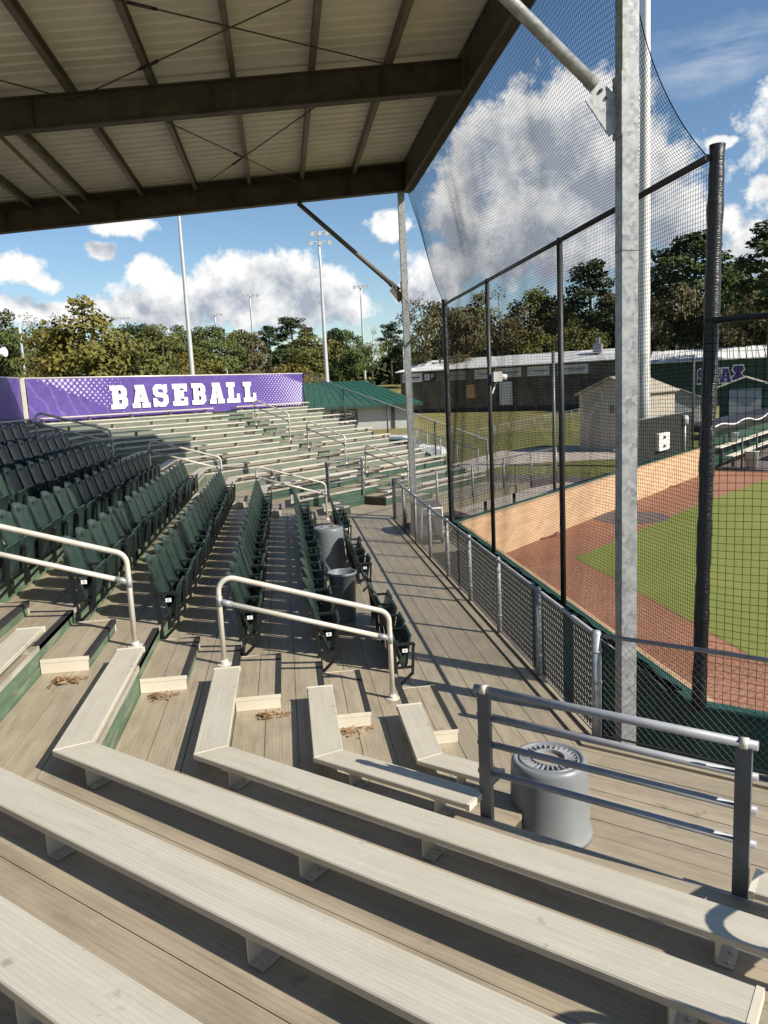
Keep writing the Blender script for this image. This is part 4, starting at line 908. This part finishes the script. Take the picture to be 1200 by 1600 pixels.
# horn speaker on a pole at the far left
hs = thing('horn_speaker', 'white horn loudspeaker on a thin pole at the left edge', 'loudspeaker', (-20.4,59.5,G)); mb = MB(); mb.tube([(-20.4,59.5,G),(-20.4,59.5,3.5)], .05, 8); mb.build('pole', M['white'], hs)
mb = MB(); mb.tube([(-20.4,59.4,3.9),(-20.0,59.3,3.92),(-19.4,59.1,3.98)], [.12,.16,.34], 12); mb.tube([(-20.45,59.4,3.62),(-20.45,59.4,4.2)], .26, 12); mb.build('horn', M['white'], hs)
# tan shed
def shed(name, label, o, u, L, Wd, zw, zrg, wall, roofm, cat='shed', over=.25):
    # gable end runs along u (length L, ridge at its middle), depth Wd to the left of u
    F = frame3(o, u); root = thing(name, label, cat, F(L/2,Wd/2,G)); mb = MB()
    mb.prism([(0,G-.1),(L,G-.1),(L,zw),(L/2,zrg),(0,zw)], lambda a,z: F(a,0,z), lambda a,z: F(a,Wd,z)); wl = mb.build('wall', M[wall], root)
    mb = MB(); s = (zrg-zw)/(L/2)
    for sg in (-1,1):
        e = -over if sg < 0 else L+over; ze = zw-over*s
        c = [F(e,-over,ze+.03),F(e,Wd+over,ze+.03),F(L/2,Wd+over,zrg+.03),F(L/2,-over,zrg+.03)]; mb.hexa(c+[p+Vector((0,0,.10)) for p in c])
    mb.build('roof', M[roofm], root); return root, F
r_, F = shed('storage_shed', 'tan gabled shed beyond the brick wall, beside the thick white pole', (20.35,51.4,G), (.63,-.777,0), 4.7, 4.7, -.95, .05, 'tanwall', 'tanwall')
mb = MB(); fbox(mb, F, 2.2,2.7,-.03,-.004,-2.3,-1.75); pl = mb.build('letter_plate', M['tanwall'], r_)
me = letters('B', .62, M['black'], .004); lo = bpy.data.objects.new('plate_letter', me); COL.objects.link(lo); lo.parent = pl; u = Vector((.63,-.777,0)).normalized(); lo.matrix_local = Matrix.Translation(F(2.45,-.045,-2.02)-r_.location) @ Matrix(((u.x,0,u.y,0),(u.y,0,-u.x,0),(0,1,0,0),(0,0,0,1)))
mb = MB(); fbox(mb, F, 3.3,4.2,-.06,-.01,G,-2.9); mb.build('door', M['cream'], r_)
mb = MB(); fbox(mb, F, 2.9,4.5,-.9,-.05,G,G+.22); mb.build('door_step', M['concrete'], r_)
r_, F = shed('garden_shed', 'green gabled shed with a pale door panel above the dugout roof', (31.7,53.1,G), (2.9,-1.85,0), 3.4, 5.2, -1.0, -.38, 'greenpanel', 'cream')
mb = MB(); fbox(mb, F, .62,2.75,-.06,-.01,-3.2,-1.15); mb.build('door', M['canring'], r_)
r_, F = shed('garden_shed', 'pale grey shed half hidden by the thick black net pole', (33.5,66.,G), (3.4,-1.6,0), 3.8, 4.6, -2.1, -1.25, 'block', 'block')
# dugout
dg = thing('dugout', 'open dugout with green back wall, pale plank benches and black railings, at the right edge', 'dugout', W('C',31,2,G))
def dbox(name, m, t0,t1,d0,d1,z0,z1, par=None):
    mb = MB(); wallpiece(mb,'C',t0,t1,d0,d1,z0,z1,False); return mb.build(name, m, par or dg)
dbox('floor', M['rubbermat'], 25.02,46,-.2,3.4,G-.1,G+.02); dbox('back_wall', M['greenpanel'], 25.2,46,-.3,-.15,G+.02,-2.85); dbox('roof', M['black'], 24.4,46,-1.2,.5,-2.84,-2.55)
for q, (d0,z) in enumerate(((.15,G+1.05),(.75,G+.62))):
    s_ = dbox('bench_plank', M['cream'], 26.2,44,d0,d0+.38,z,z+.05)
    for t in (27,30,33,36,39,42): dbox('bench_leg', M['raildark'], t,t+.06,d0+.1,d0+.28,G+.02,z-.002, s_)
dbox('bench_plank', M['cream'], 30.5,44,2.1,2.5,G+.55,G+.6)
for t in (25.3,28.5,31.7,35.):
    mb = MB(); mb.tube([W('C',t,1.75,G), W('C',t,1.75,-3.2)], .045, 8); mb.build('post', M['black'], dg)
mb = MB()
for z in (G+.35,G+.85,G+1.15): mb.tube([W('C',30.6,2.95,z), W('C',45,2.95,z)], .035, 8)
for t in (30.6,33.5,36.4): mb.tube([W('C',t,2.95,G), W('C',t,2.95,G+1.15)], .045, 8)
mb.tube([W('C',25.1,.4,G+.1), W('C',25.1,3.3,G+.1)], .05, 8); mb.tube([W('C',25.1,3.3,G+.1), W('C',30.6,3.3,G+.1)], .05, 8); mb.tube([W('C',30.6,2.95,G+.9),W('C',30.6,3.3,G+.85), W('C',30.6,3.3,G)], .045, 8)
mb.build('front_railing', M['black'], dg)
mb = MB(); mb.tube([W('C',24.6+j*.5,.52+.03*math.sin(j*.9),-2.66+.09*math.sin(j*.55)+.05*math.sin(j*.23)) for j in range(42)], .035, 8); mb.build('hose', M['white'], None, label='white hose draped in waves along the dugout roof edge', category='hose')
c = W('C',26.3,2.0,G+.02); mb = MB(); mb.lathe(c, [(.001,0),(.26,0),(.33,.85),(.35,.86),(.35,.9),(.3,.9),(.27,.1),(.001,.08)], 20); mb.build('bin', M['block'], None, label='pale round bin on the dugout floor beside the net pole', category='bin')
c = W('C',29.6,.32,G+1.10); mb = MB(); mb.lathe(c, [(.001,0),(.2,0),(.26,.5),(.28,.52),(.001,.53)], 16); mb.build('bucket', M['canring'], None, label='grey bucket standing on the upper dugout bench', category='bucket')
# ================================================================== BUILDINGS
# green-roofed building
gb = thing('concession_building', 'grey block building with a green hipped metal roof and a dark emblem sign', 'building', (6,101,G)); F = frame3((-6.,97.4,G),(1.,-.055,0))
mb = MB(); fbox(mb,F,0,22.2,0,9.,G-.2,-1.35); wl = mb.build('wall', M['block'], gb)
mb = MB(); e = 1.3; ze, zg = -1.75, 1.35; A_, B_, C_, D_ = F(-e,-e,ze),F(22.2+e,-e,ze),F(22.2+e,9+e,ze),F(-e,9+e,ze); r1, r2 = F(4.5,4.5,zg),F(16.5,4.5,zg)
for q in ((A_,B_,r2,r1),(B_,C_,r2),(C_,D_,r1,r2),(D_,A_,r1),(D_,C_,B_,A_)): mb.face(q)
mb.build('roof', M['greenroof'], gb)
mb = MB(); 
for q in range(24):
    f0 = F(-e+1.03*q, -e, ze+.03); f1 = F(4.5+12*q/24,4.5,zg+.03); mb.bar(f0, f1, .05, .05)
mb.build('roof_seams', M['greenroof'], gb)
mb = MB(); fbox(mb,F,-1.2,23.4,-1.34,-1.302,-2.1,-1.75); mb.build('fascia', M['greenpanel'], gb)
mb = MB(); fbox(mb,F,11.9,15.3,-.12,-.01,-4.15,-1.95); sg = mb.build('sign_board', M['black'], gb)
mb = MB()
for (x0,z0,x1,z1) in [(a_+2.1,b_,c_+2.1,d_) for a_,b_,c_,d_ in ((10.25,-3.0,10.3,-2.5),(10.25,-2.5,10.9,-2.35),(10.9,-2.35,11.5,-2.2),(11.5,-2.2,12.1,-2.35),(12.1,-2.35,12.75,-2.5),(12.75,-2.5,12.7,-3.0),(10.3,-3.0,11.1,-3.12),(11.1,-3.12,11.5,-3.35),(11.5,-3.35,11.9,-3.12),(11.9,-3.12,12.7,-3.0))]: mb.bar(F(x0,-.135,z0),F(x1,-.135,z1),.03,.07)
fbox(mb,F,12.6,14.6,-.14,-.125,-2.86,-2.6); fbox(mb,F,13.1,14.1,-.14,-.125,-3.85,-3.62); mb.build('sign_emblem', M['white'], sg)
mb = MB(); fbox(mb,F,10.5,11.3,-.06,-.005,G,-2.05); mb.build('door', M['white'], gb)
mb = MB(); fbox(mb,F,19.5,19.95,-.10,-.005,G,-1.9); mb.build('drainpipe', M['black'], gb)
mb = MB(); fbox(mb,F,6.6,8.2,-.05,-.005,-3.9,-2.2); mb.build('window', M['glass'], gb)
# long open-fronted building; a dark wall colour stands for its shaded inside
lb = thing('training_building', 'long low building with white metal roof, dark open front and pale sign boards', 'building', (40,135,G)); F = frame3((22.2,144.6,G),(26,-19,0))
LL = 41.; mb = MB(); fbox(mb,F,0,LL,.3,14,G-.2,2.6); mb.build('wall', M['darkshed'], lb)
mb = MB(); c = [F(-.6,-.8,3.0),F(LL+.5,-.8,3.0),F(LL+.5,7,5.0),F(3.2,7,5.0)]; mb.hexa(c+[p+Vector((0,0,.16)) for p in c]); c = [F(-.6,15,3.0),F(-.6,-.8,3.0),F(3.2,7,5.0),F(3.2,7.01,5.0)]; mb.hexa(c+[p+Vector((0,0,.15)) for p in c]); c = [F(LL+.5,15,3.0),F(-.6,15,3.0),F(3.2,7.02,5.0),F(LL+.5,7.02,5.0)]; mb.hexa(c+[p+Vector((0,0,.15)) for p in c]); mb.build('roof', M['whiteroof'], lb)
mb = MB(); fbox(mb,F,LL-.2,LL+.05,.2,14,G,3.0); mb.build('gable_panel', M['greenroof'], lb)
mb = MB(); fbox(mb,F,0,LL,.05,.28,1.0,2.9); mb.build('header_band', M['darkband'], lb)
for q in range(12):
    x = .1+q*3.7; mb = MB(); fbox(mb,F,x,x+.28,.02,.26,G,1.0); mb.build('post', M['timber'], lb)
mb = MB(); fbox(mb,F,0,LL,.12,.24,G,G+.9); mb.build('low_wall', M['screen'], lb)
for q, (x0,x1,m_,ink) in enumerate(((.6,4.6,'white','purple'),(5.0,7.4,'black','p'),(9.6,13.4,'block','x'),(15.,18.,'white','x'),(18.8,23.6,'white','x'),(24.8,28.6,'white','x'),(30.,35.2,'white','x'))):
    mb = MB(); fbox(mb,F,x0,x1,-.05,.04,1.15,2.75); sb = mb.build('sign_board', M[m_], lb)
    mb = MB()
    if ink == 'p':
        fbox(mb,F,x0+.15,x0+1.15,-.062,-.052,1.4,2.5); sb2 = mb.build('sign_emblem', M['white'], sb)
        mb = MB(); mb.bar(F(x0+.3,-.075,1.6),F(x0+.65,-.075,2.05),.03,.1); mb.bar(F(x0+1.0,-.075,1.6),F(x0+.65,-.075,2.05),.03,.1); mb.bar(F(x0+.65,-.075,2.05),F(x0+.65,-.075,2.4),.03,.1); mb.build('sign_mark', M['black'], sb)
        me = letters('P', 1.35, M['white'], .01); lo = bpy.data.objects.new('sign_letter', me); COL.objects.link(lo); lo.parent = sb; u = Vector((26,-19,0)).normalized()
        lo.matrix_local = Matrix.Translation(F(x0+1.75,-.075,1.95)-lb.location) @ Matrix(((u.x,0,u.y,0),(u.y,0,-u.x,0),(0,1,0,0),(0,0,0,1)))
    else:
        mb.tube([F(x0+.55+.28*math.cos(a),-.06,1.95+.4*math.sin(a)) for a in [.4*j for j in range(15)]], .07, 5); fbox(mb,F,x0+1.,x1-.4,-.062,-.052,1.85,2.15); fbox(mb,F,x0+1.1,x1-.9,-.062,-.052,1.55,1.66); mb.build('sign_mark', M['purple'] if ink == 'purple' else M['rail'], sb)
mb = MB(); fbox(mb,F,19.6,22.,-.02,.10,-3.6,.45); mb.build('white_board', M['white'], lb)
mb = MB(); fbox(mb,F,13.2,15.2,.1,.22,-2.2,.2); mb.build('plywood_panel', M['lumber'], lb)
mb = MB(); fbox(mb,F,35.2,36.6,3.,4.6,4.6,6.0); fbox(mb,F,35.6,36.2,3.4,4.2,6.0,7.0); mb.build('roof_vent', M['rail'], lb)
# long green building with letters
g2_ = thing('green_hall', 'long dark green metal building with a white ribbed roof edge and big purple letters', 'building', (72,110,G)); F = frame3((58.,116.5,G),(11.,-6.6,0))
mb = MB(); fbox(mb,F,0,60,0,16,G-.2,2.2); mb.build('wall', M['greenpanel'], g2_)
mb = MB(); c = [F(-.5,-.7,2.05),F(61,-.7,2.05),F(61,8,4.0),F(-.5,8,4.0)]; mb.hexa(c+[p+Vector((0,0,.15)) for p in c]); 
for q in range(70): mb.bar(F(-.3+q*.87,-.72,2.24),F(-.3+q*.87,8,4.19),.12,.08)
mb.build('roof', M['whiteroof'], g2_)
mb = MB()
for q in range(60): fbox(mb,F,q*1.,q*1.+.06,-.05,-.002,G,2.0)
mb.build('wall_ribs', M['greenpanel'], g2_)
M['purplepaint'] = mat('deep_purple_paint', (.055,.028,.20), .5)
def big_letter(ch, x, w_, h_, z0):
    for dd, bold, m_ in ((.06,.11,'white'),(.12,.0,'purplepaint')):
        rings = slab_letter(ch); rings = rings[:1] if bold else rings
        poly_mesh('wall_letter', rings, lambda a, b, d, dd=dd: F(x+a*w_, -dd-d, z0+b*h_), M[m_], g2_, .03, bold)
for ch, x in (('S',6.7),('F',8.4),('A',9.95)): big_letter(ch, x, 1.5, 2.05, -1.30)
for dd, gr, m_ in ((.06,.10,'white'),(.12,0,'purplepaint')):
    rings = [[(.1,0),(.9,0),(1,.2),(.72,.45),(.72,.55),(.95,.75),(.85,1),(.15,1),(.05,.75),(.28,.55),(.28,.45),(0,.2)]]
    poly_mesh('wall_emblem', rings, lambda a,b,d,dd=dd: F(11.6+a*1.7, -dd-d, -1.15+b*2.2), M[m_], g2_, .03, gr)
# low chain-link fences on the lawn
def lawnfence(a, b, h, n, label):
    root = thing('lawn_fence', label, 'fence', a); a, b = Vector(a), Vector(b)
    mb = MB(); mb.tube([a+Vector((0,0,h)), b+Vector((0,0,h))], .03, 6); mb.build('top_rail', M['rail'], root)
    for q in range(n+1):
        p = a.lerp(b, q/n); mb = MB(); mb.tube([p-Vector((0,0,.1)), p+Vector((0,0,h+.03))], .035, 6); mb.build('post', M['rail'], root)
    mb = MB(); chainlink(mb, a+Vector((0,0,.05)), b+Vector((0,0,.05)), h-.05, h-.05, .14, .004); mb.build('wire_mesh', M['chain'], root, fix=False)
lawnfence((15.9,62.3,G),(40.5,100.,G),1.25,10,'low chain-link fence crossing the lawn towards the tan shed')
lawnfence((9.9,61.5,G),(8.9,35.0,G),1.9,5,'chain-link fence on the lawn running away from the end of the far wing')
lawnfence((9.9,61.5,G),(-12.,63.,G),1.2,6,'low chain-link fence on the grass behind the white car')
# white car
def car(o, u, label):
    F = frame3(o, u); root = thing('parked_car', label, 'car', F(2.4,.9,G)); mb = MB()
    prof = [(.05,.45),(.0,.75),(.12,1.05),(.35,1.68),(.9,1.78),(2.2,1.76),(2.75,1.62),(3.35,1.12),(4.4,1.0),(4.78,.85),(4.85,.55),(4.8,.35),(.3,.3)]
    mb.prism(prof, lambda a,z: F(a,.04,G+z), lambda a,z: F(a,1.78,G+z)); mb.build('body', M['carpaint'], root)
    mb = MB(); pr = [(.62,1.12),(.72,1.55),(1.0,1.64),(2.15,1.62),(2.6,1.5),(3.02,1.14)]
    mb.prism(pr, lambda a,z: F(a,.015,G+z), lambda a,z: F(a,.035,G+z)); mb.prism(pr, lambda a,z: F(a,1.785,G+z), lambda a,z: F(a,1.80,G+z)); mb.build('side_window', M['glass'], root)
    mb = MB(); c = [F(2.80,.16,G+1.60),F(2.80,1.66,G+1.60),F(3.33,1.72,G+1.15),F(3.33,.10,G+1.15)]; mb.hexa([p+Vector((0,0,.012)) for p in c]+[p+Vector((0,0,.03)) for p in c]); mb.build('windscreen', M['glass'], root)
    for a in (.95,3.85):
        for b in (.0,1.62):
            mb = MB(); mb.tube([F(a,b,G+.36),F(a,b+.2,G+.36)], .36, 20); wh = mb.build('wheel', M['rubber'], root); mb = MB(); mb.tube([F(a,b-.01 if b < 1 else b+.2,G+.36),F(a,b if b < 1 else b+.21,G+.36)], .22, 16); mb.build('rim', M['rail'], wh)
    for b in (.15,1.3):
        mb = MB(); fbox(mb,F,4.72,4.83,b,b+.36,G+.66,G+.86); mb.build('headlight', M['lamp'], root)
    mb = MB(); fbox(mb,F,2.85,3.0,-.14,.03,G+1.08,G+1.26); fbox(mb,F,2.85,3.0,1.79,1.96,G+1.08,G+1.26); mb.build('side_mirror', M['black'], root)
car((5.5,50.6,G),(4.4,-1.9,0),'white car parked on the grass beyond the benches of the far wing')
mb = MB()
for q in range(5):
    for j in range(3): mb.box((4.2,62.+j*.35,G+.4+q*.16),(9.2,62.3+j*.35,G+.53+q*.16))
mb.box((5.,62.,G),(5.3,63.,G+.39)); mb.box((8.,62.,G),(8.3,63.,G+.39)); mb.build('lumber_stack', M['lumber'], None, label='stack of sawn lumber on the grass behind the white car', category='lumber stack')
# ================================================================== TREES
TR = random.Random(21)
def leaf(mb, p, s, r, out=Vector((0,-.5,.6))):
    n = (out.normalized()+Vector((r.gauss(0,.5),r.gauss(0,.5),r.gauss(0,.5)))).normalized(); v = n.cross(Vector((r.gauss(0,1),r.gauss(0,1),r.gauss(0,1)))).normalized(); u = v.cross(n).normalized()
    u *= s*r.uniform(.6,1.3); v *= s*r.uniform(.4,.8); mb.face([p-u*.9-v*.2, p+v, p+u, p-v*.8])
def crown_mesh(kind, r):
    mb = MB(); tr = MB(); bl = []
    if kind == 'pine':
        tr.tube([(0,0,0),(.01,.0,.5),(.0,.01,.97)], [.018,.013,.004], 8)
        for q in range(17):
            z = .50+.48*(q/16)**.8; a = q*2.4+r.random(); d = (.04+.17*(1-(z-.5)/.5)**.7)*r.uniform(.5,1.15); c = Vector((d*math.cos(a), d*math.sin(a), z))
            tr.tube([(0,0,z-.05), c*1.0], [.005,.002], 4); bl.append((c, r.uniform(.06,.10), r.uniform(.03,.05)))
        n, ls = 170, .0165
    elif kind == 'bare':
        tr.tube([(0,0,0),(.01,0,.3),(0,.01,.8)], [.02,.014,.004], 8)
        for q in range(22):
            z0 = r.uniform(.22,.6); a = q*2.4; d = r.uniform(.12,.30); c = Vector((d*math.cos(a), d*math.sin(a), z0+r.uniform(.2,.38)))
            tr.tube([(0,0,z0), c*.5+Vector((0,0,z0*.55)), c], [.007,.004,.0015], 4); bl.append((c, r.uniform(.07,.12), r.uniform(.06,.10)))
        n, ls = 75, .013
    else:
        tr.tube([(0,0,0),(.01,0,.25),(0,.01,.75)], [.022,.016,.005], 8)
        for q in range(30):
            z = r.uniform(.14,.93); env = math.sin(math.pi*min(1,(z-.04)/.98)**.75)**.6; a = q*2.4+r.random(); d = .40*env*r.uniform(.35,1.); c = Vector((d*math.cos(a), d*math.sin(a), z))
            if q % 3 == 0: tr.tube([(0,0,max(.15,z-.25)), c*.55+Vector((0,0,z*.40)), c], [.008,.005,.002], 4)
            bl.append((c, r.uniform(.10,.17), r.uniform(.07,.12)))
        n, ls = 210, .0200
    for c, rh, rv in bl:
        for q in range(n):
            d = Vector((r.gauss(0,1),r.gauss(0,1),r.gauss(0,1))).normalized()*(r.random()**.42); p = c+Vector((d.x*rh,d.y*rh,d.z*rv)); leaf(mb, p, ls, r, Vector((p.x*1.3+d.x*.12, p.y*1.3+d.y*.12, (p.z-.5)*.6+.12+d.z*.12)))
    return mb, tr
PROTO = {}
for kd, nvar in (('broad',4),('pine',3),('bare',2)): PROTO[kd] = [crown_mesh(kd, TR) for q in range(nvar)]
MC = {}
def tree(az_px, D, ztop, kind, leafm, wide, label, var, group='trees of the distant wood'):
    c = CX*(az_px-600)+CD*(560-800)+CF*1200; a = math.atan2(c.x,c.y); x, y = D*math.sin(a), D*math.cos(a); z0 = gz(x,y)-.2; h = ztop-z0
    root = thing({'pine':'pine_tree','bare':'bare_tree'}.get(kind,'leafy_tree'), label, 'tree', (x,y,z0), group)
    key = (kind, var, leafm)
    if key not in MC:
        cm, tm = PROTO[kind][var]; MC[key] = (cm.mesh('crown', M[leafm], fix=False), tm.mesh('trunk', M['bark']))
    yaw = TR.random()*6.28
    for nm, me in zip(('crown','trunk'), MC[key]):
        o = obj(nm, me, root); o.scale = (h*wide,h*wide,h); o.rotation_euler = (0,0,yaw)
KW = {'leaf_olive':'olive','leaf_dark':'dark green','leaf_yellow':'yellowing','leaf_rust':'rusty brown','leaf_green':'mid green'}
TL = [(-45,505,170,'broad','leaf_olive',1.),(2,502,165,'broad','leaf_green',.8),(38,507,185,'bare','leaf_olive',1.),(66,500,200,'bare','leaf_green',.8),(78,545,150,'broad','leaf_olive',1.2),(135,479,128,'broad','leaf_yellow',1.08),(186,520,140,'broad','leaf_olive',1.1),
      (222,512,195,'broad','leaf_dark',1.1),(255,513,185,'broad','leaf_olive',1.),(290,512,200,'broad','leaf_green',1.1),(312,545,150,'broad','leaf_yellow',1.),(332,511,185,'broad','leaf_green',1.2),(366,517,195,'broad','leaf_olive',1.),(394,522,190,'broad','leaf_rust',1.),
      (424,514,205,'pine','leaf_dark',1.3),(459,500,190,'pine','leaf_dark',1.5),(458,566,140,'broad','leaf_yellow',1.6),(489,513,165,'broad','leaf_olive',1.1),(524,517,205,'pine','leaf_dark',1.3),(549,515,185,'broad','leaf_green',.9),(580,516,200,'bare','leaf_olive',1.),(611,508,205,'pine','leaf_dark',1.2),(634,520,190,'broad','leaf_dark',.9),
      (668,462,165,'bare','leaf_rust',1.),(703,470,150,'broad','leaf_rust',.85),(742,462,165,'broad','leaf_olive',.9),(783,458,160,'bare','leaf_rust',1.1),(826,456,165,'broad','leaf_yellow',.9),(868,468,170,'broad','leaf_rust',.9),(921,424,165,'pine','leaf_dark',1.2),(900,500,150,'broad','leaf_olive',1.),
      (962,462,165,'broad','leaf_rust',.8),(1004,440,175,'pine','leaf_dark',1.2),(1044,408,165,'pine','leaf_dark',1.2),(1082,392,155,'pine','leaf_green',1.3),(1062,455,150,'broad','leaf_rust',.8),(1124,425,165,'broad','leaf_dark',.9),(1160,440,150,'broad','leaf_green',.85),(1176,470,140,'broad','leaf_rust',.8),(1206,388,125,'pine','leaf_dark',1.3),(1245,420,150,'broad','leaf_dark',1.)]
TL.sort(key=lambda t: t[0])
for q, (px, py, D, kd, lm, wd) in enumerate(TL):
    hz = 609-.048*(px-600); zt = D*math.tan((hz-py)/1200*.99)*1.0
    tree(px, D, zt, kd, lm, wd, '%s %s, %s tree from the left before the wood' % (KW[lm], {'pine':'tall clumped pine','bare':'thin-leaved tree','broad':'bushy tree'}[kd], ordw(q+1)), q % len(PROTO[kd]))
# far wood as one mass
mb = MB()
for q in range(26000):
    a = R(TR.uniform(-24, 48)); D = 222+TR.uniform(-8,22); hh = 9.5+3.*math.sin(a*37)+2.2*math.sin(a*91+1)+ (5 if a > .3 else 0); z = gz(D,0)+TR.random()**.9*hh; leaf(mb, Vector((D*math.sin(a), D*math.cos(a), z)), 1.5, TR)
mb.build('far_woodland', M['leaf_dark'], None, fix=False, label='dense dark woodland closing the view behind the single trees', category='woodland', kind='stuff')
mb = MB()
for q in range(7000):
    a = R(TR.uniform(-20, 46)); D = 172+TR.uniform(-10,14); x, y = D*math.sin(a), D*math.cos(a)
    if 590 < 600+1200*math.tan(a-R(7.1)) < 650 : continue
    leaf(mb, Vector((x,y,gz(x,y)+TR.random()**1.3*3.6)), .7, TR)
mb.build('undergrowth', M['leaf_olive'], None, fix=False, label='low undergrowth along the foot of the wood', category='undergrowth', kind='stuff')
